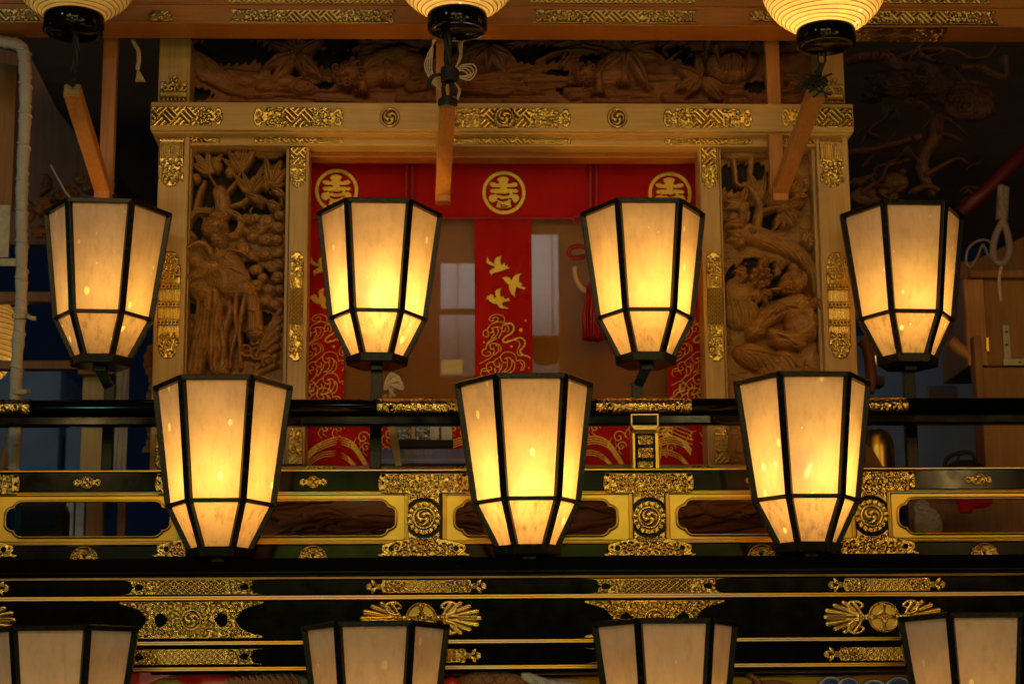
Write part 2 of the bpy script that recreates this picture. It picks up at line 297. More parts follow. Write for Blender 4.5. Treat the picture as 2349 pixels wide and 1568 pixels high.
# ------------------------------------------------------------------ relief canvas
class Relief:
    def __init__(s, w, h, full=True, base=0.0, tf=(0, 0, 1.0)):
        s.w = int(w); s.h = int(h); s.H = np.full((s.h + 1, s.w + 1), float(base)); s.M = np.full((s.h + 1, s.w + 1), bool(full))
        s.yy, s.xx = np.mgrid[0:s.h + 1, 0:s.w + 1].astype(float); s.tf = tf
    def T(s, x, y): return (x * s.tf[2] + s.tf[0], y * s.tf[2] + s.tf[1])
    def _sl(s, x0, y0, x1, y1):
        a = max(0, int(y0)); b = min(s.h + 1, int(y1) + 2); c = max(0, int(x0)); d = min(s.w + 1, int(x1) + 2)
        return (slice(a, b), slice(c, d)) if b > a and d > c else None
    def path(s, pts, r, smooth=6):
        q = [s.T(*p) for p in pts]
        if smooth and len(q) > 2: q = [(v.x, v.y) for v in smooth_path(q, smooth)]
        xs = [a[0] for a in q]; ys = [a[1] for a in q]
        sl = s._sl(min(xs) - r, min(ys) - r, max(xs) + r, max(ys) + r)
        if sl is None: return None
        X = s.xx[sl]; Y = s.yy[sl]; D = np.full(X.shape, 1e9); TT = np.zeros(X.shape); n = len(q) - 1
        for i in range(n):
            ax, ay = q[i]; bx, by = q[i + 1]; dx, dy = bx - ax, by - ay; L = dx * dx + dy * dy + 1e-9
            t = np.clip(((X - ax) * dx + (Y - ay) * dy) / L, 0, 1)
            d = np.hypot(X - ax - t * dx, Y - ay - t * dy); k = d < D
            D = np.where(k, d, D); TT = np.where(k, (i + t) / n, TT)
        return sl, D, TT
    def tube(s, pts, r0, h, r1=None, base=0.0, k=1.0, smooth=6, mask=False):
        sc = s.tf[2]; r0 = r0 * sc; r1 = r0 if r1 is None else r1 * sc
        res = s.path(pts, max(r0, r1), smooth)
        if res is None: return
        sl, D, TT = res; R = r0 + (r1 - r0) * TT; u = 1 - (D / np.maximum(R, 0.3)) ** 2
        v = np.where(u > 0, base + h * (R / max(r0, r1)) ** k * np.sqrt(np.maximum(u, 0)), -1e9)
        s.H[sl] = np.maximum(s.H[sl], v)
        if mask: s.M[sl] |= u > 0
    def groove(s, pts, r, d, smooth=6):
        res = s.path(pts, r * s.tf[2] * 2.2, smooth)
        if res is None: return
        sl, D, TT = res; s.H[sl] -= d * np.exp(-(D / (r * s.tf[2])) ** 2)
    def ridge(s, pts, r, d, smooth=6): s.groove(pts, r, -d, smooth)
    def stroke(s, pts, r, smooth=6, r1=None):
        r0 = r * s.tf[2]; r1 = r0 if r1 is None else r1 * s.tf[2]
        res = s.path(pts, max(r0, r1), smooth)
        if res is None: return
        sl, D, TT = res; s.M[sl] |= D < (r0 + (r1 - r0) * TT)
    def blob(s, x, y, rx, ry, h, ang=0, base=0.0, p=0.5, mask=False):
        x, y = s.T(x, y); rx *= s.tf[2]; ry *= s.tf[2]; m = max(rx, ry); sl = s._sl(x - m, y - m, x + m, y + m)
        if sl is None: return
        a = rad(ang); X = s.xx[sl] - x; Y = s.yy[sl] - y; u = (X * math.cos(a) + Y * math.sin(a)) / rx; v = (-X * math.sin(a) + Y * math.cos(a)) / ry
        q = 1 - u * u - v * v; val = np.where(q > 0, base + h * np.maximum(q, 0) ** p, -1e9)
        s.H[sl] = np.maximum(s.H[sl], val)
        if mask: s.M[sl] |= q > 0
    def cut(s, x, y, rx, ry, ang=0):
        x, y = s.T(x, y); rx *= s.tf[2]; ry *= s.tf[2]; a = rad(ang); X = s.xx - x; Y = s.yy - y
        s.M &= ~((((X * math.cos(a) + Y * math.sin(a)) / rx) ** 2 + ((-X * math.sin(a) + Y * math.cos(a)) / ry) ** 2) < 1)
    def cut2(s, x, y, rx, ry, lim):
        x, y = s.T(x, y); rx *= s.tf[2]; ry *= s.tf[2]
        s.M &= ~((((s.xx - x) / rx) ** 2 + ((s.yy - y) / ry) ** 2 < 1 + .25 * np.sin(s.xx * .35 + s.yy * .2)) & (s.H < lim))
    def leaf(s, x, y, ang, L, W, h, base=0.0, veins=True, mask=False):
        x, y = s.T(x, y); L *= s.tf[2]; W *= s.tf[2]; sl = s._sl(x - L, y - L, x + L, y + L)
        if sl is None: return
        a = rad(ang); X = s.xx[sl] - x; Y = s.yy[sl] - y; u = (X * math.cos(a) - Y * math.sin(a)) / L; v = (X * math.sin(a) + Y * math.cos(a))
        ww = W * np.sin(np.pi * np.clip(u, 0, 1) ** 0.75) + 1e-6; q = np.abs(v) / ww; ok = (u > 0) & (u < 1) & (q < 1)
        z = base + h * (0.45 + 0.55 * np.sqrt(np.clip(1 - q * q, 0, 1))) * (0.75 + 0.35 * np.sin(np.pi * u))
        if veins:
            z = z - 0.26 * h * np.exp(-(v / (0.08 * W + 0.5)) ** 2)
        s.H[sl] = np.maximum(s.H[sl], np.where(ok, z, -1e9))
        if mask: s.M[sl] |= ok
    def poly(s, pts, sub=False):
        q = [s.T(*p) for p in pts]; ins = np.zeros(s.xx.shape, bool); n = len(q)
        for i in range(n):
            x1, y1 = q[i]; x2, y2 = q[(i + 1) % n]
            if y1 == y2: continue
            c = ((s.yy > y1) != (s.yy > y2)) & (s.xx < (x2 - x1) * (s.yy - y1) / (y2 - y1) + x1); ins ^= c
        if sub: s.M &= ~ins
        else: s.M |= ins
        return ins
    def bevel(s, n=2, amt=1.0):
        e = s.M.copy(); depth = np.zeros(s.H.shape)
        for i in range(n):
            z = e.copy(); z[1:] &= e[:-1]; z[:-1] &= e[1:]; z[:, 1:] &= e[:, :-1]; z[:, :-1] &= e[:, 1:]
            z[0] = z[-1] = False; z[:, 0] = z[:, -1] = False
            depth += e & ~z if i == 0 else (e & ~z) * (1 - (i / n) ** 0.7); e = z
        s.H = s.H - depth * amt; return s
    def obj(s, name, x0, y0, Y, mat, parent=None, floor=0.0, skirt=True, smooth=True, sc=None, dscale=1.0):
        """x0,y0: top-left in picture units at depth Y; relief grows towards the camera"""
        ww, hh = s.w, s.h; k = sc or 1.0
        xm = x0 + ww * k / 2; ym = y0 + hh * k / 2
        if ww * k > 1200: xm = 1174
        X0 = P(x0, ym, Y).x; X1 = P(x0 + ww * k, ym, Y).x; Z1 = P(xm, y0, Y).z; Z0 = P(xm, y0 + hh * k, Y).z
        sx = (X1 - X0) / ww; sz = (Z1 - Z0) / hh; m = s.M
        H = s.H.copy()
        cell = m[:-1, :-1] & m[1:, :-1] & m[:-1, 1:] & m[1:, 1:]
        if skirt:
            inner = m.copy(); inner[1:] &= m[:-1]; inner[:-1] &= m[1:]; inner[:, 1:] &= m[:, :-1]; inner[:, :-1] &= m[:, 1:]
            inner[0] = inner[-1] = False; inner[:, 0] = inner[:, -1] = False
            H = np.where(inner, H, floor)
        used = np.zeros(m.shape, bool); used[:-1, :-1] |= cell; used[1:, :-1] |= cell; used[:-1, 1:] |= cell; used[1:, 1:] |= cell
        idx = -np.ones(m.shape, int); nv = int(used.sum())
        if nv == 0: return None
        idx[used] = np.arange(nv)
        cx = (X0 + X1) / 2; cz = (Z0 + Z1) / 2
        co = np.stack([X0 + s.xx[used] * sx - cx, -H[used] * sx * dscale, Z1 - s.yy[used] * sz - cz], 1)
        a = idx[:-1, :-1][cell]; b_ = idx[1:, :-1][cell]; c = idx[1:, 1:][cell]; d = idx[:-1, 1:][cell]
        fc = np.stack([a, b_, c, d], 1); nf = len(fc)
        me = bpy.data.meshes.new(name); me.vertices.add(nv); me.vertices.foreach_set('co', co.ravel())
        me.loops.add(nf * 4); me.loops.foreach_set('vertex_index', fc.ravel().astype(np.int32))
        me.polygons.add(nf); me.polygons.foreach_set('loop_start', np.arange(0, nf * 4, 4, dtype=np.int32)); me.polygons.foreach_set('loop_total', np.full(nf, 4, np.int32))
        if smooth: me.polygons.foreach_set('use_smooth', np.ones(nf, bool))
        me.update(calc_edges=True); me.materials.append(mat)
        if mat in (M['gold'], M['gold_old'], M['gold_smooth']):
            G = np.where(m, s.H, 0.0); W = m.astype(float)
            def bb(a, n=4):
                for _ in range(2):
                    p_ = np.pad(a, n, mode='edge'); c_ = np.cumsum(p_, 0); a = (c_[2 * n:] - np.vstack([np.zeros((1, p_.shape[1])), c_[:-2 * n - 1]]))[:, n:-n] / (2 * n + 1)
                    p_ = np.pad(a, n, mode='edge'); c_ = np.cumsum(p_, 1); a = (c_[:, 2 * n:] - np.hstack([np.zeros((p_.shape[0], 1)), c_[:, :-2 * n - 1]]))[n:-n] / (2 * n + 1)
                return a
            L_ = bb(G) / np.maximum(bb(W), 1e-3); pat = np.clip((L_ - s.H - .35) / 1.3, 0, .9)  # how far the relief lies below its blurred height
            at_ = me.attributes.new('recess_tone', 'FLOAT', 'POINT'); at_.data.foreach_set('value', pat[used].astype(np.float32))
        o = bpy.data.objects.new(name, me); COL.objects.link(o); o.location = (cx, Y, cz)
        return adopt(o, parent)
def spiral(cx, cy, r, turns=1.5, a0=0.0, dirn=1, n=14, rmin=0.12):
    return [(cx + r * (1 - (1 - rmin) * i / n) * math.cos(a0 + dirn * 2 * math.pi * turns * i / n), cy + r * (1 - (1 - rmin) * i / n) * math.sin(a0 + dirn * 2 * math.pi * turns * i / n)) for i in range(n + 1)]
def chisel(R, n, seed, L=13, wd=.9, dp=1.5):
    rg = random.Random(seed); gy, gx = np.gradient(R.H)
    for _ in range(n):
        x = rg.uniform(2, R.w - 2); y = rg.uniform(2, R.h - 2); i, j = int(y), int(x)
        if not R.M[i, j]: continue
        pts = [(x, y)]
        for k in range(4):
            i, j = min(max(int(y), 0), R.h), min(max(int(x), 0), R.w); g = math.hypot(gx[i, j], gy[i, j])
            if g < .04: break
            x += -gy[i, j] / g * L / 4; y += gx[i, j] / g * L / 4; pts.append((x, y))
        if len(pts) > 2: tf = R.tf; R.tf = (0, 0, 1.0); R.groove(pts, wd, dp, 0); R.tf = tf
def tomoe(R, x, y, r, h=4.0, ring=True):
    d = np.hypot(R.xx - x, R.yy - y); b0 = R_base(R, x, y) if R.M[int(y), int(x)] else 0.0; b0 = max(b0, 1.5)
    R.H = np.where(d < r, b0 - 1.0, R.H); Q = Relief(R.w, R.h, True, -9)
    for k in range(3):
        a = 2 * math.pi * k / 3 + 0.5
        Q.blob(x + r * .24 * math.cos(a), y + r * .24 * math.sin(a), r * .20, r * .20, 1, base=0, p=.4)
        pts = [(x + r * q * math.cos(a + t), y + r * q * math.sin(a + t)) for q, t in ((.28, .0), (.44, .5), (.55, 1.0), (.61, 1.5), (.63, 2.1))]
        Q.tube(pts, r * .20, 1, r1=r * .04, base=0, k=.4)
    R.H = np.where(Q.H > 0, b0 + .6 + h * .5 * Q.H, R.H)
    e = np.abs(d - r * .86) / (r * .11); R.H = np.where(e < 1, b0 + .5 + h * .45 * np.sqrt(np.clip(1 - e * e, 0, 1)), R.H)
def sunburst(R, x, y, r, h, n=22):
    for k in range(n):
        a = 2 * math.pi * k / n
        R.ridge([(x + r * .80 * math.cos(a), y + r * .80 * math.sin(a)), (x + r * math.cos(a), y + r * math.sin(a))], r * .045, h, 0)
    tomoe(R, x, y, r * .72, h * 1.4)
def scrolls(R, x0, y0, x1, y1, seed, r=7.0, d=1.6, dens=1.0):
    rg = random.Random(seed); r = r * 1.18; st = r * 1.75 / math.sqrt(dens); d = d * .95
    ny = max(1, round((y1 - y0) / st)); nx = max(1, round((x1 - x0) / st))
    for j in range(ny):
        for i in range(nx):
            x = x0 + (i + .5 + (.25 if j % 2 else -.05)) * (x1 - x0) / nx + rg.uniform(-.18, .18) * st; y = y0 + (j + .5) * (y1 - y0) / ny + rg.uniform(-.15, .15) * st
            q = r * rg.uniform(.75, 1.0); a = rg.uniform(0, 6.28); s_ = 1 if (i + j) % 2 else -1
            R.groove(spiral(x, y, q, 1.0, a, s_, 9, .25), max(1.0, r * .17), d, 0)
            for t in (0, 2.1, 4.2):
                bx_, by_ = x + q * .95 * math.cos(a + t), y + q * .95 * math.sin(a + t); R.ridge([(bx_, by_), (bx_ + r * .3 * math.cos(a + t + s_), by_ + r * .3 * math.sin(a + t + s_))], max(1.0, r * .2), d * .7, 0)
def R_base(R, x, y):
    i = int(min(max(y, 0), R.h)); j = int(min(max(x, 0), R.w)); return float(R.H[i, j])
def fret(R, x0, y0, x1, y1, p=5.5, d=2.0):
    sl = R._sl(x0, y0, x1, y1)
    if sl is None: return
    u = (R.xx[sl] + R.yy[sl]) / math.sqrt(2) / p; v = (R.xx[sl] - R.yy[sl]) / math.sqrt(2) / p
    par = (np.floor(u / 6) + np.floor(v / 6)) % 2
    g = np.where(par == 0, np.abs(((u + .5) % 2) - 1), np.abs(((v + .5) % 2) - 1))
    R.H[sl] -= d * 1.05 * np.clip(1 - g / .60, 0, 1)
def diamonds(R, x0, y0, x1, y1, p=15, d=2.2, asp=1.25):
    sl = R._sl(x0, y0, x1, y1)
    if sl is None: return
    X = (R.xx[sl] - x0) / (p * asp); Y = (R.yy[sl] - (y0 + y1) / 2) / p
    u = (X + Y) % 1 - .5; v = (X - Y) % 1 - .5; q = np.maximum(np.abs(u), np.abs(v))
    R.H[sl] += np.where(q > .38, 0.8, 0) - 1.3 * d * ((q < .34) & (q > .17)) - .5 * d * (q < .05)
def shippo(R, x0, y0, x1, y1, p=14, d=1.6):
    sl = R._sl(x0, y0, x1, y1)
    if sl is None: return
    X = R.xx[sl]; Y = R.yy[sl] - (y0 + y1) / 2; g = np.zeros(X.shape)
    for ox in (0, .5):
        a = np.hypot((X / p + ox) % 1 - .5, (Y / p + ox) % 1 - .5); g += np.exp(-((a - .5) / .07) ** 2)
    R.H[sl] += d * np.clip(g, 0, 1)
def rrect(R, x0, y0, x1, y1, r=0):
    X = np.abs(R.xx - (x0 + x1) / 2) - (x1 - x0) / 2 + r; Y = np.abs(R.yy - (y0 + y1) / 2) - (y1 - y0) / 2 + r
    return np.hypot(np.maximum(X, 0), np.maximum(Y, 0)) + np.minimum(np.maximum(X, Y), 0) - r

# ================================================================== SETTING : far background
root_bg = boxpx('building', -60, 846, 135, 1110, 9.0, 1.5, M['stone']); tag(root_bg, 'blurred grey blue building wall low at the left edge behind the rope', 'building')
b2 = boxpx('building', 1955, 770, 2248, 1110, 8.5, 1.5, M['stone']); tag(b2, 'blurred grey blue building wall right of the doorway below the rightmost upper lantern', 'building')
boxpx('window', 2128, 885, 2195, 930, 8.49, 0.02, plain('dark_window_glass', (0.03, 0.035, 0.05), 0.3), b2)
boxpx('awning', 150, 975, 195, 1110, 8.99, .02, M['stone'], root_bg)
dk = boxpx('dark_ceiling_board', -80, 60, 366, 480, 6.2, 0.05, M['shade_darkwood']); tag(dk, 'black shadowed board under the eave at upper left', 'wall')
dk2 = boxpx('dark_ceiling_board', 1930, 60, 2500, 560, 6.6, 0.05, M['shade_darkwood']); tag(dk2, 'black shadowed board behind the dragon carving at upper right', 'wall')

# ================================================================== door frame of pale cypress
YF = 5.05
fr = thing('door_frame', P(1157, 1078, YF), 'pale cypress doorway frame with gilded fittings around the red curtain', 'door frame')
boxpx('lintel', 345, 236, 1958, 300, YF - .06, 0.16, M['hinoki'], fr)
boxpx('lintel_moulding', 349, 300.6, 1954, 308, YF - .045, 0.12, M['hinoki'], fr)
boxpx('lower_lintel', 428, 309, 1880, 335, YF - .01, 0.10, M['hinoki'], fr)
boxpx('post', 364, 88, 436, 235.5, YF + .0, 0.10, M['hinoki_v'], fr)
boxpx('post', 1878, 92, 1936, 238, YF + .0, 0.10, M['hinoki_v'], fr)
boxpx('post', 353, 309, 424, 1120, YF - .02, 0.12, M['hinoki_v'], fr)
boxpx('post', 660, 335.6, 704, 1066, YF, 0.10, M['hinoki_v'], fr)
boxpx('post', 1614, 335.6, 1659, 1066, YF, 0.10, M['hinoki_v'], fr)
boxpx('post', 1888, 309, 1962, 1120, YF - .02, 0.12, M['hinoki_v'], fr)
boxpx('sill', 425, 1066.6, 1887, 1100, YF - .03, 0.16, M['hinoki'], fr)
boxpx('inner_lintel', 704.5, 336, 1612, 362, YF + .05, 0.06, M['beamwood'], fr)
# inner bead moulding beside carved panels
boxpx('bead', 424.6, 336, 431, 1066, YF + .012, 0.05, M['hinoki_v'], fr)
boxpx('bead', 651, 336, 659.5, 1066, YF + .012, 0.05, M['hinoki_v'], fr)
boxpx('bead', 1659.5, 336, 1664, 1066, YF + .012, 0.05, M['hinoki_v'], fr)
boxpx('bead', 1876, 336, 1887.5, 1066, YF + .012, 0.05, M['hinoki_v'], fr)

def bar_plate(x0, y0, x1, y1, seed, ends=(True, True), roundel=None, p=5.0):
    """gilded plate: fret centre, scroll flanks, scalloped finial ends"""
    w_, h_ = x1 - x0, y1 - y0; R = Relief(w_, h_, False, 3.0)
    e = min(h_ * .62, w_ * .16); a = e if ends[0] else 0; b = w_ - (e if ends[1] else 0)
    R.M |= rrect(R, a, 1, b, h_ - 1, 1.5) < 0
    for side, on in ((0, ends[0]), (1, ends[1])):
        if not on: continue
        f = (lambda t: t) if side == 0 else (lambda t: w_ - t)
        for cx, cy_, rx, ry in ((.55, .5, .46, .34), (.42, .26, .30, .20), (.42, .74, .30, .20), (.22, .5, .22, .30), (.9, .5, .5, .46)):
            X = R.xx - f(cx * e); R.M |= (X / (rx * e)) ** 2 + ((R.yy - cy_ * h_) / (ry * h_)) ** 2 < 1
        for cy_ in (.10, .90): X = R.xx - f(.80 * e); R.M &= ~((X / (e * .17)) ** 2 + ((R.yy - cy_ * h_) / (h_ * .14)) ** 2 < 1)
        R.groove(spiral(f(.45 * e), .34 * h_, h_ * .17, 1.2, 0, 1, 9), 1.1, 1.6, 0); R.groove(spiral(f(.45 * e), .66 * h_, h_ * .17, 1.2, 0, -1, 9), 1.1, 1.6, 0)
    cw = (b - a); f0, f1 = a + cw * (.27 if ends[0] else 0.02), b - cw * (.27 if ends[1] else 0.02)
    fret(R, f0, 3, f1, h_ - 3, p)
    if ends[0]: scrolls(R, a, 3, f0, h_ - 3, seed, min(7, h_ * .2), 1.5)
    if ends[1]: scrolls(R, f1, 3, b, h_ - 3, seed + 1, min(7, h_ * .2), 1.5)
    R.ridge([(a, h_ - 2), (b, h_ - 2)], 1.2, 1.5, 0); R.ridge([(a, 2), (b, 2)], 1.0, 1.0, 0)
    if roundel:
        R.blob(roundel[0] - x0, roundel[1] - y0, 25, 25, 5, p=.1, base=1); sv = R.H.copy(); R2 = Relief(w_, h_, False); tomoe(R2, roundel[0] - x0, roundel[1] - y0, 23, 5)
        R.H = np.where(R2.H > 0, 4 + R2.H, R.H)
    return R.bevel(2, 1.2)
YL = YF - .0605
for i, (a, b_, c, d, en, ro) in enumerate([(346, 243, 512, 291, (False, True), None), (580, 244, 789, 294, (True, True), None),
        (1005, 246, 1311, 296, (True, True), (1157, 270)), (1520, 247, 1727, 296, (True, True), None), (1792, 245, 1956, 294, (True, False), None)]):
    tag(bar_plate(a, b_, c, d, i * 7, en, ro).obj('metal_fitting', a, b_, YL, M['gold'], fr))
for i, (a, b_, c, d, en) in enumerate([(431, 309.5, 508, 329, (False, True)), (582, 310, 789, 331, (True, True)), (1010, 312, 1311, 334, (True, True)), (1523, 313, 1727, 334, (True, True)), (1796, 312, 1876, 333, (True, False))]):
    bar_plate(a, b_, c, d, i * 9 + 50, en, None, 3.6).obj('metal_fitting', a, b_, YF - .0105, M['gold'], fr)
for x, y in ((894, 270), (1416, 271)):
    R = Relief(50, 50, False, 0); R.blob(25, 25, 24, 24, 3, p=.1, mask=True); tomoe(R, 25, 25, 23.5, 5); R.obj('roundel', x - 25, y - 25, YL, M['gold_old'], fr)
def upright(w_, h_, seed, style):
    R = Relief(w_, h_, False, 3.0)
    if style == 'tee':
        R.M |= rrect(R, 0, 0, w_, h_ * .84, 1) < 0
        for cx, cy_, rx, ry in ((.5, .88, .34, .07), (.3, .90, .16, .045), (.7, .90, .16, .045), (.5, .95, .18, .045)):
            R.M |= ((R.xx - cx * w_) / (rx * w_)) ** 2 + ((R.yy - cy_ * h_) / (ry * h_)) ** 2 < 1
        fret(R, 2, 1, w_ - 2, h_ * .42, 4.6); scrolls(R, 2, h_ * .44, w_ - 2, h_ * .95, seed, 5.5, 1.5)
    elif style == 'long':
        R.M |= rrect(R, 2, h_ * .09, w_ - 2, h_ * .91, 3) < 0
        for t in (.055, .945):
            for cx, rx in ((.5, .36), (.24, .17), (.76, .17)):
                R.M |= ((R.xx - cx * w_) / (rx * w_)) ** 2 + ((R.yy - t * h_) / (h_ * (.04 if cx == .5 else .022))) ** 2 < 1
            R.M |= (np.abs(R.xx - w_ / 2) < w_ * .2) & (np.abs(R.yy - t * h_) < h_ * .05)
        diamonds(R, 4, h_ * .34, w_ - 4, h_ * .66, 9, 2.4, 1.0)
        scrolls(R, 4, h_ * .06, w_ - 4, h_ * .33, seed, 6, 1.5); scrolls(R, 4, h_ * .67, w_ - 4, h_ * .95, seed + 3, 6, 1.5)
        for x in (4.5, w_ - 4.5): R.ridge([(x, h_ * .1), (x, h_ * .9)], 1.0, 1.6, 0)
    elif style == 'fringe':
        R.M |= rrect(R, 0, 0, w_, h_ * .60, 1) < 0; R.M |= rrect(R, w_ * .12, h_ * .5, w_ * .88, h_ * .78, 6) < 0
        R.M |= ((R.xx - .5 * w_) / (.34 * w_)) ** 2 + ((R.yy - .86 * h_) / (.13 * h_)) ** 2 < 1
        for c in (.07, .93): R.M |= ((R.xx - c * w_) / (.08 * w_)) ** 2 + ((R.yy - .80 * h_) / (.10 * h_)) ** 2 < 1
        sl = R._sl(2, h_ * .12, w_ - 2, h_ * .42); R.H[sl] += 1.6 * np.cos(R.xx[sl] * 2 * np.pi / 4.2)
        for k in range(6): R.cut(w_ * (.12 + .15 * k), h_ * .035, 2.0, 1.6)
        scrolls(R, 3, h_ * .45, w_ - 3, h_ * .98, seed, 8, 1.8)
    elif style == 'sash':
        R.M |= rrect(R, 0, h_ * .12, w_, h_ * .88, 1) < 0
        for t in (.09, .90): R.M |= ((R.xx - .5 * w_) / (.42 * w_)) ** 2 + ((R.yy - t * h_) / (.09 * h_)) ** 2 < 1
        for k in range(3):
            y = h_ * (.33 + .165 * k); sl = R._sl(1, y - 5, w_ - 1, y + 5); R.H[sl] += 2.0
            for j in range(6): R.blob(w_ * (.1 + .16 * j), y, 2.6, 2.6, -2, base=8) if False else R.groove([(w_ * (.1 + .16 * j), y), (w_ * (.1 + .16 * j) + .1, y)], 2.2, 3.5, 0)
            sl = R._sl(1, y + 7, w_ - 1, y + h_ * .165 - 7); R.H[sl] += 1.0 * np.cos(R.xx[sl] * 2 * np.pi / 3.4) - 1
        scrolls(R, 2, h_ * .02, w_ - 2, h_ * .26, seed, 7, 1.7); scrolls(R, 2, h_ * .76, w_ - 2, h_ * .97, seed + 1, 7, 1.7)
    elif style == 'crown':
        R.M |= rrect(R, 0, h_ * .22, w_, h_, 1) < 0; R.M |= ((R.xx - .5 * w_) / (.3 * w_)) ** 2 + ((R.yy - .24 * h_) / (.24 * h_)) ** 2 < 1
        for c in (.0, 1.0): R.M &= ~(((R.xx - (.28 if c == 0 else .72) * w_) / (.07 * w_)) ** 2 + ((R.yy - .2 * h_) / (.1 * h_)) ** 2 < 1)
        scrolls(R, 2, 2, w_ - 2, h_ * .62, seed, 7, 1.9); R.ridge([(0, h_ * .66), (w_, h_ * .66)], 1.4, 2, 0); R.ridge([(0, h_ * .84), (w_, h_ * .84)], 1.4, 2, 0)
        for k in range(7): R.groove([(w_ * (.08 + .14 * k), h_ * .92), (w_ * (.08 + .14 * k) + .1, h_ * .92)], 2.4, 3, 0)
    elif style == 'foot':
        R.M |= rrect(R, 3, h_ * .14, w_ - 3, h_, 2) < 0; R.M |= ((R.xx - .5 * w_) / (.33 * w_)) ** 2 + ((R.yy - .1 * h_) / (.1 * h_)) ** 2 < 1
        scrolls(R, 3, h_ * .05, w_ - 3, h_ * .62, seed, 6, 1.7); fret(R, 3, h_ * .64, w_ - 3, h_, 4.5)
    return R.bevel(2, 1.2)
for x0, y0, x1, y1, st, sd, yo in [(366, 173, 431, 234, 'crown', 1, 0), (1890, 180, 1935, 237, 'crown', 2, 0),
        (364, 314, 423, 430, 'fringe', 3, -.02), (1880, 318, 1936, 432, 'fringe', 4, -.02),
        (361, 575, 414, 826, 'sash', 5, -.02), (1898, 577, 1950, 826, 'sash', 6, -.02), (352, 975, 405, 1078, 'foot', 16, -.02),
        (664, 336, 703, 432, 'tee', 7, 0), (1608, 336, 1647, 434, 'tee', 8, 0), (661, 576, 699, 831, 'long', 9, 0), (1619, 576, 1661, 831, 'long', 10, 0),
        (657, 980, 698, 1066, 'foot', 11, 0), (1634, 978, 1676, 1064, 'foot', 12, 0)]:
    upright(x1 - x0, y1 - y0, sd, st).obj('metal_fitting', x0, y0, YF + yo - .0008, M['gold'] if y0 > 250 else M['gold_old'], fr)
for x0, x1 in ((700, 770), (1040, 1100), (1580, 1634)):
    R = Relief(x1 - x0, 11, True, 3); fret(R, 2, 1, x1 - x0 - 2, 10, 4); R.bevel(1, 1).obj('metal_fitting', x0, 1067, YF - .031, M['gold'], fr)

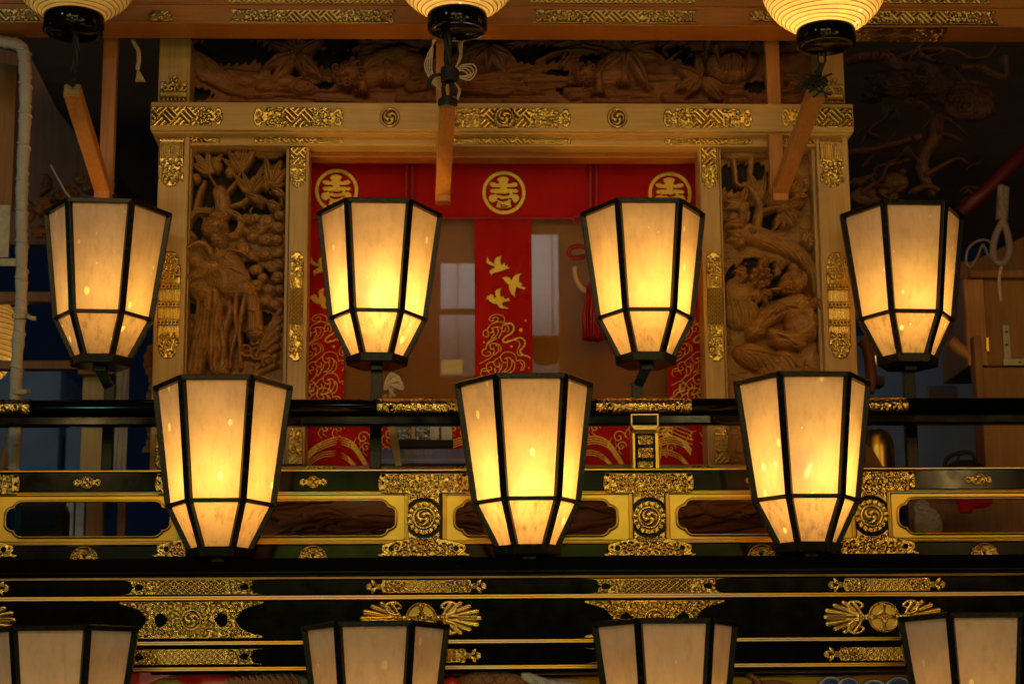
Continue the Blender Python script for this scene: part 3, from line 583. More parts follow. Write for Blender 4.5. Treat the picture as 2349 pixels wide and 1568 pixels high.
# ================================================================== carved panels
def figure_left():
    R = Relief(226, 735, True, 5, tf=(-17, -14, .351)); rg = random.Random(4)
    R.H += 2 * np.sin(R.xx * .05) * np.cos(R.yy * .04)
    def leaves(x, y, lst, h=13):
        for a, L, W in lst: R.leaf(x, y, a, L, W * 1.05, h + rg.uniform(-6, 8), base=8)
    R.blob(560, 100, 130, 55, 10, base=5); R.H += 0
    for pts, r0, r1 in [(((250, 370), (270, 430), (280, 500)), 55, 62), (((250, 370), (180, 260), (120, 170)), 15, 9), (((300, 380), (370, 280), (390, 180)), 18, 10), (((330, 470), (440, 420), (520, 300)), 20, 12), (((100, 480), (120, 380), (150, 300)), 30, 18), (((420, 430), (500, 400), (600, 460), (660, 450), (640, 390), (580, 370)), 22, 12)]:
        R.tube(pts, r0, 17, r1=r1, base=6)
    leaves(180, 250, [(95, 200, 26), (125, 220, 30), (150, 150, 26), (60, 180, 26), (75, 140, 20)])
    leaves(390, 250, [(100, 210, 28), (120, 200, 30), (62, 230, 28), (80, 200, 30), (140, 180, 26), (90, 120, 24)])
    leaves(460, 400, [(110, 180, 28), (128, 200, 30), (70, 240, 30), (85, 150, 24), (50, 200, 26)], 17)
    leaves(590, 350, [(70, 210, 34), (100, 230, 34), (48, 190, 30), (85, 180, 26), (20, 110, 26), (-30, 130, 30)], 18)
    leaves(560, 450, [(160, 160, 26), (-20, 110, 30), (170, 100, 24)], 18)
    for x, y, r in [(230, 198, 40), (96, 280, 36), (318, 240, 40), (475, 312, 38), (552, 318, 44), (365, 130, 40)]:
        R.blob(x, y, r, r, 20, base=7); R.groove(spiral(x, y, r * .5, 1.5), 5, 1.5, 0)
    # ribbon halo
    R.tube([(200, 500), (110, 500), (60, 560), (52, 630), (95, 680), (60, 730), (75, 775), (150, 760)], 24, 16, base=9)
    R.tube([(310, 500), (385, 540), (395, 600), (370, 650), (330, 665)], 26, 17, base=9)
    for o in (-10, 0, 10): R.groove([(200, 500 + o), (110, 500 + o), (60 + o, 560), (52 + o, 630), (95 + o, 680)], 4, 2); R.groove([(310, 500 + o), (385 + o, 540), (395 + o, 600), (370, 650)], 4, 2)
    # clouds
    for x, y, r in [(440, 545, 42), (480, 650, 48), (560, 560, 55), (640, 600, 45), (628, 680, 42), (430, 630, 35), (520, 610, 45), (480, 785, 45), (560, 770, 52), (640, 760, 45), (410, 740, 50), (500, 880, 46), (600, 860, 48), (500, 985, 50), (590, 1010, 48), (570, 1080, 50), (640, 930, 45), (650, 1010, 40), (630, 1110, 45), (540, 930, 38), (650, 840, 40), (560, 680, 45), (650, 520, 40)]:
        a = rg.uniform(0, 6.28); R.blob(x, y, r * 1.15, r * .9, 17 + rg.uniform(-3, 5), base=5, ang=rg.uniform(-30, 30))
        R.groove(spiral(x, y, r * .85, .62, a, rg.choice((-1, 1)), 10, .3), 5, 2.2); R.groove([(x - r * 1.2, y + r * .5), (x, y + r * .95), (x + r * 1.2, y + r * .4)], 4.5, 2.5)
    # lower right rocks and curls
    for i in range(7): R.tube([(660 - i * 5, 1140 + i * 60), (590 - i * 12, 1250 + i * 50), (540 - i * 10, 1330 + i * 45)], 24, 11, r1=12, base=5)
    for x, y in ((490, 1340), (515, 1420), (450, 1400), (600, 1480), (560, 1440)): R.tube(spiral(x, y, 48, 1.2, rg.uniform(0, 6)), 15, 14, base=7, r1=6)
    for i in range(6): R.tube([(30, 1180 + i * 60), (80, 1230 + i * 55), (150, 1300 + i * 40)], 34, 9, base=4)
    # robe
    R.blob(235, 870, 195, 130, 25, base=8); R.blob(120, 830, 95, 75, 29, base=9); R.blob(130, 930, 110, 60, 30, base=9, ang=-15)
    R.blob(330, 950, 150, 130, 31, base=9, ang=35); R.blob(420, 1010, 90, 70, 30, base=8)
    R.tube([(140, 1010), (230, 1080), (180, 1230), (150, 1380), (110, 1530)], 85, 27, r1=70, base=7)
    R.tube([(240, 1040), (260, 1200), (230, 1360), (260, 1540)], 55, 29, r1=50, base=6)
    R.tube([(60, 1010), (130, 1080), (120, 1250), (125, 1330)], 26, 20, r1=16, base=6)
    for dx in (0, 60): R.tube([(385 + dx, 1050), (375 + dx * .7, 1170), (385 + dx * .3, 1280), (355 + dx * .9, 1400), (345 + dx * 1.1, 1520)], 26, 27, r1=13, base=7)
    R.tube([(280, 1060), (340, 1150), (290, 1300), (300, 1450), (300, 1540)], 38, 22, base=6, r1=40)
    R.poly([(0, 0)]) if False else None
    R.tube([(460, 1020), (490, 1120), (500, 1230), (500, 1290)], 48, 27, r1=56, base=7)
    # sleeve folds, feather cape
    for k in range(12):
        R.groove([(260 + k * 14, 850 + k * 8), (330 + k * 10, 940), (330 + k * 8, 1040)], 3.6, 2.6)
        R.groove([(60 + k * 18, 900), (90 + k * 18, 960), (70 + k * 20, 1010)], 4, 2.4)
    for k in range(9): R.groove([(250 + k * 8, 1010 + k * 10), (290 + k * 6, 1100), (300 + k * 2, 1160 + k * 8)], 3.6, 2.5)
    for k in range(7): R.groove([(130 + k * 34, 1050 + (k % 3) * 60), (140 + k * 26, 1220 + (k % 2) * 40), (80 + k * 42, 1400), (70 + k * 40, 1530)], 5 + k % 3, 3.2 + k % 2)
    for k in range(4): R.groove([(455 + k * 20, 1060), (475 + k * 16, 1180), (465 + k * 20, 1290)], 4, 2.5)
    R.groove([(440, 1150), (500, 1175), (545, 1150)], 5, 3); R.groove([(430, 1290), (500, 1300), (555, 1280)], 5, 4)
    # collar curl
    R.tube([(60, 770), (130, 730), (190, 750), (215, 800)], 28, 33, base=7); R.tube([(250, 780), (330, 760), (400, 770), (450, 800)], 16, 22, base=8, r1=8)
    # neck and head
    R.tube([(250, 820), (258, 730)], 34, 19, base=8); R.tube([(170, 800), (230, 860), (300, 800)], 14, 34, base=8, r1=10)
    R.blob(225, 610, 95, 82, 32, base=8); R.blob(240, 545, 62, 50, 30, base=8)
    for k in range(8): R.groove(spiral(150 + (k % 4) * 44, 570 + (k // 4) * 60, 28, 1.4, k), 4, 3)
    R.blob(258, 688, 60, 72, 36, base=9, ang=-8); R.blob(276, 738, 34, 26, 34, base=9)
    R.blob(300, 640, 30, 26, 33, base=8)
    R.leaf(262, 660, -60, 60, 14, 41, base=9, veins=False); R.groove([(235, 675), (258, 682)], 4.5, 4); R.groove([(285, 690), (302, 696)], 4, 4); R.groove([(262, 728), (285, 732)], 4, 3.5); R.groove([(228, 662), (256, 664)], 4, 2)
    R.cut2(330, 240, 420, 250, 10.5); R.cut2(70, 600, 60, 260, 9)
    for x, y, rx, ry in [(110, 390 - 40, 26, 60), (470, 190, 34, 50), (90, 580, 16, 40), (345, 590, 22, 40), (385, 500, 34, 20), (570, 575, 22, 16), (490, 915, 22, 18), (570, 890, 20, 24), (440, 1325, 22, 24), (390, 400, 30, 34), (600, 215, 16, 40), (650, 330, 18, 26), (530, 480, 40, 16), (170, 380, 20, 50), (440, 840, 40, 14), (70, 1120, 40, 18), (560, 1190, 26, 24), (70, 150, 14, 30)]:
        R.cut2(x, y, rx * 1.9, ry * 1.7, 11.5)
    return R
def figure_right():
    R = Relief(224, 735, True, 6, tf=(-21, -3, .351)); rg = random.Random(9)
    R.H += 2 * np.sin(R.xx * .06) * np.cos(R.yy * .05)
    def leaves(x, y, lst, h=14):
        for a, L, W in lst: R.leaf(x, y, a, L, W * 1.05, h + rg.uniform(-6, 8), base=9)
    for i in range(9): R.tube([(40, 660 + i * 40), (200, 650 + i * 42), (420, 670 + i * 40), (640, 640 + i * 40)], 26, 5, base=3)
    R.blob(200, 90, 150, 40, 15, base=6); R.blob(300, 70, 120, 46, 13, base=6)
    R.tube([(140, 130), (150, 200), (160, 280), (220, 300)], 22, 14, r1=14, base=6); R.tube([(260, 120), (250, 220), (230, 300)], 26, 15, r1=14, base=6)
    # trunk
    R.tube([(220, 620), (330, 650), (440, 690), (560, 760), (630, 870), (660, 1000), (670, 1080)], 72, 31, r1=26, base=8)
    R.tube([(270, 600), (290, 500), (300, 420), (240, 320), (200, 280)], 40, 24, r1=14, base=8); R.tube([(300, 480), (380, 450), (470, 430), (560, 420)], 26, 20, r1=12, base=8)
    R.tube([(220, 640), (190, 600), (190, 520), (170, 420)], 20, 18, r1=10, base=8)
    R.blob(228, 620, 36, 42, 33, base=9); R.groove(spiral(228, 620, 26, 1.0), 7, 7)
    for k in range(7): R.groove([(260 + k * 6, 600 + k * 14), (420, 640 + k * 16), (560 - k * 4, 720 + k * 22), (620 - k * 12, 880 + k * 20), (650 - k * 6, 1060)], 4, 2.5)
    leaves(190, 420, [(170, 120, 26), (195, 130, 28), (150, 110, 26), (80, 120, 30), (60, 100, 24)])
    leaves(190, 560, [(165, 130, 28), (185, 140, 26), (70, 130, 28), (100, 100, 24)], 17)
    leaves(180, 640, [(160, 110, 24), (190, 110, 26), (135, 90, 22)], 17)
    leaves(310, 400, [(80, 200, 26), (110, 210, 26), (95, 150, 24), (60, 150, 24), (125, 180, 20)])
    leaves(440, 470, [(250, 130, 26), (275, 120, 26), (300, 140, 28), (320, 130, 26), (20, 180, 26), (350, 150, 24), (40, 160, 24), (330, 150, 22)], 18)
    leaves(520, 360, [(20, 120, 26), (50, 130, 26), (75, 120, 24), (-10, 110, 22), (110, 110, 22), (150, 100, 24)], 15)
    leaves(580, 690, [(50, 110, 30), (80, 100, 26), (-10, 80, 26), (15, 90, 24)], 18)
    leaves(650, 1040, [(250, 100, 26), (280, 120, 26), (300, 90, 22), (225, 90, 24)], 20)
    for x, y, r in [(195, 445, 46), (125, 515, 40), (165, 680, 38), (445, 445, 42), (535, 385, 42), (500, 300, 40)]: R.blob(x, y, r, r, 23, base=8)
    # peony
    for k in range(8):
        a = 2 * math.pi * k / 8; R.blob(290 + 48 * math.cos(a), 905 + 48 * math.sin(a), 34, 30, 24, base=8, ang=math.degrees(a))
    for rr_ in (60, 42, 26): R.groove([(290 + rr_ * math.cos(t), 905 + rr_ * math.sin(t)) for t in np.linspace(0, 6.28, 16)], 5, 4, 0)
    R.blob(290, 905, 26, 26, 30, base=8)
    leaves(200, 880, [(170, 100, 26), (200, 100, 26), (140, 80, 24), (230, 90, 24)], 17); leaves(290, 990, [(200, 90, 28), (250, 100, 28), (290, 100, 28), (330, 90, 26)], 17)
    leaves(310, 840, [(80, 80, 24), (110, 70, 22), (50, 70, 22)], 17); leaves(430, 860, [(180, 70, 22), (90, 70, 20), (130, 80, 22), (210, 70, 20)], 16)
    # seated figure
    R.blob(150, 1000, 110, 110, 16, base=7); R.blob(160, 1130, 130, 110, 18, base=7)
    R.blob(520, 1120, 120, 110, 28, base=8); R.blob(560, 1220, 130, 120, 30, base=8)
    R.tube([(530, 1080), (420, 1110), (300, 1180), (240, 1250)], 75, 30, r1=62, base=8)
    R.tube([(570, 1150), (590, 1230), (520, 1300), (400, 1290), (350, 1270)], 62, 34, r1=42, base=9)
    R.blob(250, 1270, 70, 42, 32, base=8, ang=-15); R.blob(460, 1330, 130, 55, 32, base=8, ang=5)
    R.blob(260, 1420, 170, 90, 24, base=7, ang=15); R.blob(420, 1480, 180, 110, 24, base=7); R.blob(620, 1440, 120, 130, 22, base=7)
    for k in range(8): R.groove([(250 + k * 24, 1250 - k * 14), (300 + k * 22, 1200 - k * 12), (400 + k * 16, 1100 + k * 4)], 4, 2.8)
    for k in range(7): R.groove([(370 + k * 12, 1290 + k * 8), (470 + k * 6, 1320 + k * 8), (580 + k * 3, 1270 + k * 12)], 4, 2.8); R.groove([(120 + k * 40, 1370 + k * 8), (200 + k * 40, 1420), (260 + k * 40, 1500)], 5, 3)
    for k in range(6): R.groove([(600 + k * 14, 1180 + k * 20), (640, 1300 + k * 20), (600 + k * 16, 1460)], 4.5, 2.8); R.groove([(80 + k * 26, 1060), (100 + k * 26, 1160), (90 + k * 30, 1260)], 5, 2.2)
    # head
    R.blob(495, 945, 82, 86, 34, base=9); R.blob(500, 860, 34, 50, 30, base=8, ang=-15); R.blob(555, 930, 40, 70, 32, base=9)
    R.blob(455, 960, 56, 62, 39, base=9); R.leaf(460, 920, -100, 55, 16, 43, base=9, veins=False)
    for p in [[(425, 930), (448, 926)], [(478, 922), (500, 925)], [(440, 988), (470, 992)], [(415, 915), (445, 905)], [(480, 902), (508, 908)]]: R.groove(p, 4.5, 4)
    for k in range(7): R.groove([(530 + k * 8, 880 + k * 14), (560, 910 + k * 12), (575 - k * 3, 950 + k * 10)], 3, 2); R.groove([(425 + k * 14, 1000), (430 + k * 13, 1030)], 3.5, 3)
    R.tube([(350, 985), (400, 985)], 14, 20, base=8, r1=22)
    R.cut2(200, 230, 170, 100, 11.5); R.cut2(300, 880, 240, 90, 10)
    for x, y, rx, ry in [(190, 215, 40, 40), (305, 190, 28, 34), (105, 210, 14, 22), (350, 500, 58, 44), (270, 440, 26, 14), (145, 600, 22, 18), (490, 420, 18, 28), (350, 840, 34, 26), (200, 1000, 40, 16), (390, 1020, 40, 12), (370, 1490, 30, 26), (250, 1050, 26, 26), (640, 1090, 18, 20), (250, 780, 30, 12)]:
        R.cut2(x, y, rx * 1.9, ry * 1.8, 12.5)
    return R
for R, x0, lb, mt in ((figure_left(), 430, 'wood carving of robed lady under fruiting branches and clouds, left of the red curtain', 'carve'), (figure_right(), 1661, 'wood carving of seated man under bending tree and peony, right of the red curtain', 'carve_r')):
    t = thing('wood_carving', P(x0 + 110, 1066, YF + .075), lb, 'carving', 'carvings flanking the curtain')
    chisel(R, 1500, x0)
    R.obj('relief', x0, 335, YF + .082, M[mt], t, floor=-2, dscale=1.85)
    boxpx('backing', x0 - 3, 330, x0 + 229, 1075, YF + .095, 0.02, M['shade_darkwood'], t)  # sheet coloured near black to stand for shade in the pierced holes
# frieze
def frieze():
    K = .576; R = Relief(1446, 144, True, 3, tf=(-12.6, -10, K)); rg = random.Random(2)
    def leaves(x, y, lst, h=14):
        for a, L, W in lst: R.leaf(x, y, a, L * 1.1, W, h + rg.uniform(-2, 6), base=6)
    for i in range(60):
        x = rg.uniform(0, 2500); y = rg.uniform(150, 270); R.tube([(x, y), (x + rg.uniform(60, 160), y + rg.uniform(-15, 15)), (x + rg.uniform(180, 300), y + rg.uniform(-20, 25))], rg.uniform(10, 26), rg.uniform(6, 13), base=3, r1=6)
    for i in range(40):
        x = rg.uniform(500, 2400); y = rg.uniform(0, 90); R.tube([(x, y), (x + rg.uniform(30, 90), y + rg.uniform(-25, 25)), (x + rg.uniform(90, 200), y + rg.uniform(-30, 35))], rg.uniform(5, 12), 9, base=3, r1=3)
    for k in range(12): R.tube([(30, 70 + k * 6), (110 + k * 8, 110 + k * 11), (200 + k * 14, 190 + k * 5)], 20, 15, base=3, r1=10)
    for a, b_ in ((240, 190), (400, 190), (470, 215), (330, 210)): R.blob(a, b_, 60, 34, 18, base=3)
    leaves(450, 85, [(205, 140, 30), (230, 160, 30), (315, 130, 30), (290, 90, 28), (160, 110, 26), (95, 80, 22), (70, 90, 22), (30, 110, 24), (120, 90, 20)], 22)
    def beast(x, y, r, fl=1):
        R.blob(x + fl * 110, y - 10, 120, 55, 20, base=4, ang=-12 * fl)
        R.tube([(x + fl * 60, y - 20), (x + fl * 120, y - 70), (x + fl * 210, y - 90)], 34, 20, base=4)
        R.blob(x, y, r, r * .95, 28, base=6); R.blob(x - fl * r * .35, y + r * .25, r * .55, r * .45, 33, base=6)
        for k in range(9): q = k / 9 * 5.2 - 1.2; R.tube(spiral(x + r * .82 * math.cos(q), y + r * .78 * math.sin(q), r * .27, 1.2, k), r * .10, 30, base=6, smooth=3)
        R.blob(x - fl * r * .3, y - r * .15, r * .2, r * .16, 35, base=6); R.groove([(x - fl * r * .7, y + r * .35), (x - fl * r * .3, y + r * .45), (x, y + r * .25)], r * .07, 6)
        for dx, dy in ((50, 60), (150, 20)):
            R.tube([(x + fl * dx, y + dy - 60), (x + fl * (dx + 5), y + dy)], 24, 22, base=5); 
            for t in range(4): R.blob(x + fl * (dx - 22 + t * 14), y + dy + 14, 9, 15, 28, base=4)
    beast(655, 165, 62); beast(1590, 165, 46)
    R.blob(830, 160, 80, 50, 22, base=5); R.blob(900, 110, 70, 40, 20, base=4); R.blob(1120, 200, 40, 36, 26, base=5); R.groove(spiral(1115, 200, 26, 1.3), 5, 4)
    for i, (x2, y2) in enumerate([(1450, 120), (1540, 168), (1440, 200), (1430, 232), (1380, 150)]):
        R.tube([(1080, 185 + i * 10), (1190, 175 + i * 14), (1280, 150 + i * 20), (1370, y2 + 8 * (-1) ** i), (x2, y2)], 22, 22, base=6, r1=3)
        R.groove([(1080, 185 + i * 10), (1190, 175 + i * 14), (1280, 150 + i * 20), (1370, y2 + 8 * (-1) ** i)], 4, 3)
    leaves(1210, 50, [(300, 120, 30), (225, 110, 28), (200, 100, 26), (330, 110, 26), (265, 90, 26)], 18)
    leaves(1755, 65, [(298, 170, 32), (220, 150, 32), (345, 150, 30), (10, 120, 26), (260, 70, 28), (150, 90, 22), (80, 70, 20)], 24)
    for p in ([(1400, 110), (1480, 70), (1600, 60), (1680, 90)], [(1800, 60), (1900, 110), (1960, 70), (2010, 30)], [(1960, 20), (1900, 60), (1960, 90)], [(1500, 120), (1560, 40)]): R.tube(p, 12, 14, base=4, r1=5)
    leaves(2050, 175, [(205, 110, 26), (160, 110, 26), (310, 130, 30), (230, 100, 26), (100, 90, 22), (330, 120, 24)], 22)
    for k in range(9):
        a = math.pi * (.05 + k * .11); R.blob(2175 - 75 * math.cos(a), 130 + 45 * math.sin(a) - 20, 34, 42, 24, base=6, ang=30)
    R.blob(2175, 120, 62, 48, 32, base=6)
    for k in range(8): R.groove([(2120 + k * 15, 70), (2118 + k * 16, 110), (2125 + k * 14, 150)], 4, 4)
    for p in ([(2215, 150), (2240, 90), (2270, 20)], [(2080, 40), (2070, 90)], [(2110, 60), (2125, 110)]): R.tube(p, 14, 30, base=6, r1=5)
    for x, y, rx, ry in [(180, 60, 120, 45), (600, 90, 70, 35), (420, 150, 60, 16), (620, 30, 60, 22), (1400, 70, 90, 30), (1320, 210, 30, 10), (1950, 60, 60, 24), (2020, 110, 30, 30), (1530, 215, 40, 14), (770, 130, 30, 26), (1480, 145, 40, 12), (2280, 200, 40, 20), (560, 200, 30, 14), (330, 90, 30, 26), (1010, 60, 60, 20), (1620, 90, 40, 16), (40, 235, 60, 20)]:
        R.cut2(x, y, rx * 1.25, ry * 1.25, 11.5)
    return R
t = thing('carved_frieze', P(1157, 236, 5.16), 'long dark wood frieze carved with lions, leaves and peony above the doorway', 'carved frieze')
FZ = frieze(); chisel(FZ, 1800, 4)
FZ.obj('relief', 434, 95, 5.16, M['frieze'], t, floor=-2, dscale=1.5)
boxpx('backing', 430, 85, 1884, 245, 5.19, 0.02, M['shade_darkwood'], t)  # near-black colour stands for shade behind the frieze cut-outs
# dark dragon-like carving at the upper right
R = Relief(420, 410, False, 3, tf=(0, 0, .2561)); rg = random.Random(21)
def tb(pts, r0, h=22, r1=None, base=6): R.tube(pts, r0, h, r1=r1, base=base, mask=True)
tb([(120, 200), (300, 160), (470, 170), (600, 240), (760, 250), (900, 300)], 40, 22, 60); R.blob(640, 400, 420, 130, 22, base=5, mask=True); tb([(440, 560), (430, 700), (300, 800), (200, 940)], 34, 20, 14)
tb([(640, 260), (720, 130), (900, 100), (1080, 115), (1220, 180), (1380, 150), (1450, 60)], 20, 20, 8); tb([(560, 180), (700, 120), (800, 50)], 24, 18, 14)
tb([(1140, 260), (1300, 260), (1420, 320), (1520, 340), (1530, 180)], 30, 18, 40); R.blob(1200, 520, 210, 160, 26, base=5, mask=True); R.blob(1180, 640, 230, 100, 28, base=5, mask=True)
tb([(640, 560), (760, 600), (860, 680), (1000, 740), (1180, 900)], 40, 26, 8); tb([(740, 820), (820, 740), (920, 700)], 20, 22)
tb([(870, 720), (860, 880), (780, 1000), (740, 1120), (760, 1250), (820, 1380)], 80, 22, 30); tb([(100, 1020), (300, 1000), (520, 940), (720, 880)], 34, 16, 30)
tb([(760, 1230), (900, 1150), (1050, 1080), (1150, 1130)], 34, 24, 10); tb([(120, 1280), (320, 1220)], 26, 18, 10); tb([(380, 1240), (410, 1160), (490, 1130)], 22, 20, 12); tb([(180, 1400), (330, 1290), (400, 1230)], 14, 16)
R.blob(590, 1100, 50, 22, 24, mask=True); R.blob(550, 1200, 45, 30, 26, mask=True); tb([(640, 1370), (760, 1330), (850, 1360)], 30, 20); R.blob(300, 1400, 220, 90, 12, mask=True); R.blob(500, 1280, 110, 90, 12, mask=True)
for k in range(46):
    x = rg.uniform(120, 1300); y = rg.uniform(100, 1000) if k % 3 else rg.uniform(1100, 1450); a = rg.uniform(-.7, .7); L = rg.uniform(90, 260)
    tb([(x, y), (x + L * .4 * math.cos(a), y + L * .4 * math.sin(a) + rg.uniform(-40, 40)), (x + L * math.cos(a), y + L * math.sin(a))], rg.uniform(10, 26), rg.uniform(14, 34), rg.uniform(4, 10))
for k in range(36):
    x = rg.uniform(200, 1400); y = rg.uniform(120, 760); R.groove(spiral(x, y, rg.uniform(30, 70), 1.1, rg.uniform(0, 6)), 7, 5)
for k in range(10): R.groove([(930 + k * 44, 380 + k * 8), (1060 + k * 36, 450), (1180 + k * 24, 470 + k * 30)], 7, 4); tb([(1260 + k * 10, 470 + k * 14), (1340 + k * 6, 480 + k * 22)], 14, 22)
chisel(R, 1200, 6, 15, 1.0, 2.2)
t = R.obj('dragon_carving', 1921, 92, 5.75, M['darkcarve'], None, floor=-8); tag(t, 'dark wood dragon carving in the shadows at upper right', 'carving')

# ================================================================== curtain, blind, tassel
YC = YF + .16
ct = thing('festival_curtain', P(1157, 1066, YC), 'red festival curtain with gold round crests and wave embroidery in the doorway', 'curtain')
def cloth(name, x0, y0, x1, y1, Y, amp=2.0, wl=70, seed=0):
    R = Relief(x1 - x0, y1 - y0, True, 2.0); rg = random.Random(seed); ph = rg.uniform(0, 6)
    R.H += amp * np.sin(R.xx * 2 * np.pi / wl + ph + .3 * np.sin(R.yy * .02)) * (.3 + .7 * R.yy / R.h) + .5 * amp * np.sin(R.xx * 2 * np.pi / (wl * .43) + R.yy * .01)
    return R.obj(name, x0, y0, Y, M['red'], ct, skirt=False)
cloth('valance', 705, 362, 1614, 502, YC, 2.2, 190, 1)
for x0, x1, sd in ((700, 791, 2), (1089, 1221, 3), (1528, 1622, 4)): cloth('banner', x0, 500, x1, 960, YC + .005, 2.4, 88, sd)
cloth('skirt', 695, 945, 1632, 1068, YC - .012, 1.5, 160, 5)
boxpx('piping', 705, 366, 1614, 370, YC - .012, .006, M['thread'], ct, .001)
boxpx('hem', 705, 498, 1614, 502.5, YC - .008, .006, M['redcord'], ct, .001)
def emblem(cx, cy_):
    R = Relief(104, 104, False, 1.6, tf=(-965 / 12.43 + 52, -790 / 12.43 + 52, 1 / 12.43))
    d = np.hypot(R.xx - 52, R.yy - 52); ring = (d < 50.6) & (d > 40.8)
    def e(x, y, rx, ry, a=0): R.blob(x, y, rx, ry, 1.6, ang=a, p=.15, mask=True)
    e(945, 420, 180, 95); e(945, 520, 140, 120); e(670, 560, 130, 72, 12); e(1240, 560, 130, 72, -12); e(955, 580, 330, 62); e(640, 570, 80, 62); e(1285, 570, 80, 62)
    e(960, 740, 400, 78); e(640, 745, 82, 68); e(1300, 745, 82, 68); e(960, 660, 110, 60)
    e(960, 860, 330, 34); e(960, 910, 300, 60); e(640, 950, 125, 120, -25); e(1280, 950, 125, 130, 25); e(665, 1020, 80, 75); e(1260, 1020, 80, 80)
    e(960, 650, 290, 100); e(960, 830, 270, 120); e(960, 990, 250, 110); e(960, 1110, 210, 100); e(960, 1175, 240, 62); e(960, 1060, 180, 60)
    for p, r in ([[(690, 660), (830, 662)], 16], [[(1075, 662), (1220, 662)], 16], [[(760, 832), (820, 838)], 16], [[(880, 838), (985, 858), (1095, 832)], 22], [[(800, 970), (870, 1000), (960, 1008), (1060, 985)], 22], [[(1125, 962), (1170, 968)], 12], [[(620, 1120), (700, 1090), (760, 1052)], 22], [[(1190, 1030), (1215, 1080), (1270, 1110)], 22], [[(870, 1175), (950, 1195), (1070, 1175)], 11], [[(880, 1132), (900, 1136)], 10], [[(960, 1136), (980, 1136)], 10]):
        res = R.path(p, r / 12.43 * 1.0 + 1, 5); sl, D, TT = res; R.M[sl] &= D > r / 12.43
    R.M &= d < 39.5
    R.M |= ring; R.H[:] = 1.6
    return R.bevel(1, .5).obj('crest', cx - 52, cy_ - 52, YC - .006, M['thread'], ct)
emblem(772, 437); emblem(1156, 442); emblem(1537, 444)
# birds and waves (traced in a 4.882x frame)
BIRDS = [[(285, 120), (305, 180), (365, 215), (355, 180), (385, 140), (445, 118), (430, 180), (445, 230), (460, 205), (488, 200), (480, 240), (515, 220), (508, 250), (535, 250), (530, 272), (480, 285), (450, 300), (385, 318), (345, 330), (315, 372), (318, 335), (302, 325), (305, 290), (345, 265), (370, 250), (310, 235), (270, 212), (272, 160)],
         [(432, 372), (490, 358), (530, 365), (550, 400), (565, 370), (600, 335), (682, 315), (645, 355), (638, 420), (668, 432), (680, 452), (660, 465), (715, 482), (700, 515), (640, 495), (610, 480), (595, 540), (592, 600), (545, 555), (518, 500), (520, 455), (480, 425), (455, 385)],
         [(255, 628), (275, 580), (320, 555), (350, 565), (360, 600), (372, 590), (360, 530), (390, 500), (445, 488), (425, 530), (430, 580), (450, 585), (474, 568), (470, 610), (500, 605), (525, 590), (530, 640), (470, 650), (445, 665), (450, 680), (490, 700), (540, 718), (480, 728), (420, 722), (390, 690), (395, 675), (340, 668), (300, 640), (285, 615)]]
WAVES = [[(470, 860), (460, 810), (400, 785), (330, 800), (300, 840), (325, 862), (350, 850)], [(350, 880), (390, 855), (400, 830), (370, 815), (340, 830)], [(480, 880), (400, 870), (320, 900), (280, 950), (285, 985), (320, 990), (345, 965), (330, 945)],
         [(270, 960), (240, 970), (230, 1010), (260, 1038), (292, 1025), (280, 1000)], [(480, 890), (540, 890), (568, 940), (545, 990), (470, 1040), (445, 1085), (490, 1098), (560, 1070), (640, 1050), (690, 1085), (680, 1140), (640, 1190), (660, 1235), (720, 1255), (768, 1295)],
         [(500, 1082), (580, 1075), (630, 1090), (640, 1130), (610, 1190), (620, 1235), (660, 1250)], [(430, 940), (450, 975), (480, 965), (480, 935)], [(440, 945), (460, 900), (510, 920), (518, 965), (500, 985)], [(330, 940), (380, 930), (400, 980), (360, 1040), (290, 1090), (265, 1140)],
         [(350, 935), (420, 930), (440, 980), (400, 1050)], [(320, 1050), (350, 1010), (345, 970)], [(265, 1170), (270, 1130), (320, 1090), (380, 1055)], [(300, 1130), (340, 1110), (400, 1120), (430, 1160), (420, 1200)], [(305, 1135), (320, 1175), (350, 1160)], [(265, 1165), (222, 1190), (225, 1235), (270, 1252), (310, 1235), (305, 1205), (275, 1205)],
         [(345, 1160), (350, 1210), (310, 1270), (240, 1310), (190, 1335)], [(370, 1130), (400, 1150), (395, 1200), (350, 1240)], [(430, 1300), (425, 1250), (460, 1215), (520, 1205), (580, 1235), (605, 1310)], [(430, 1300), (460, 1325), (500, 1315), (495, 1285), (470, 1280)], [(480, 1270), (530, 1275), (550, 1330), (520, 1400), (470, 1430)],
         [(550, 1290), (580, 1330), (570, 1400), (530, 1430)], [(605, 1310), (640, 1295), (685, 1320), (690, 1370), (670, 1410)], [(640, 1320), (665, 1350), (650, 1410)], [(415, 1260), (370, 1290), (345, 1330), (380, 1370), (415, 1355), (400, 1325)], [(345, 1315), (290, 1325), (262, 1370), (285, 1410), (325, 1395), (310, 1370)], [(260, 1385), (215, 1400), (200, 1450), (215, 1470)], [(230, 1420), (270, 1415), (300, 1445)], [(440, 1340), (430, 1390), (400, 1430)], [(360, 1380), (365, 1430)], [(500, 1330), (490, 1390), (440, 1430)]]
DOTS = [(705, 858, 16), (652, 962, 26), (545, 1145, 19), (238, 1098, 14), (737, 1382, 13)]
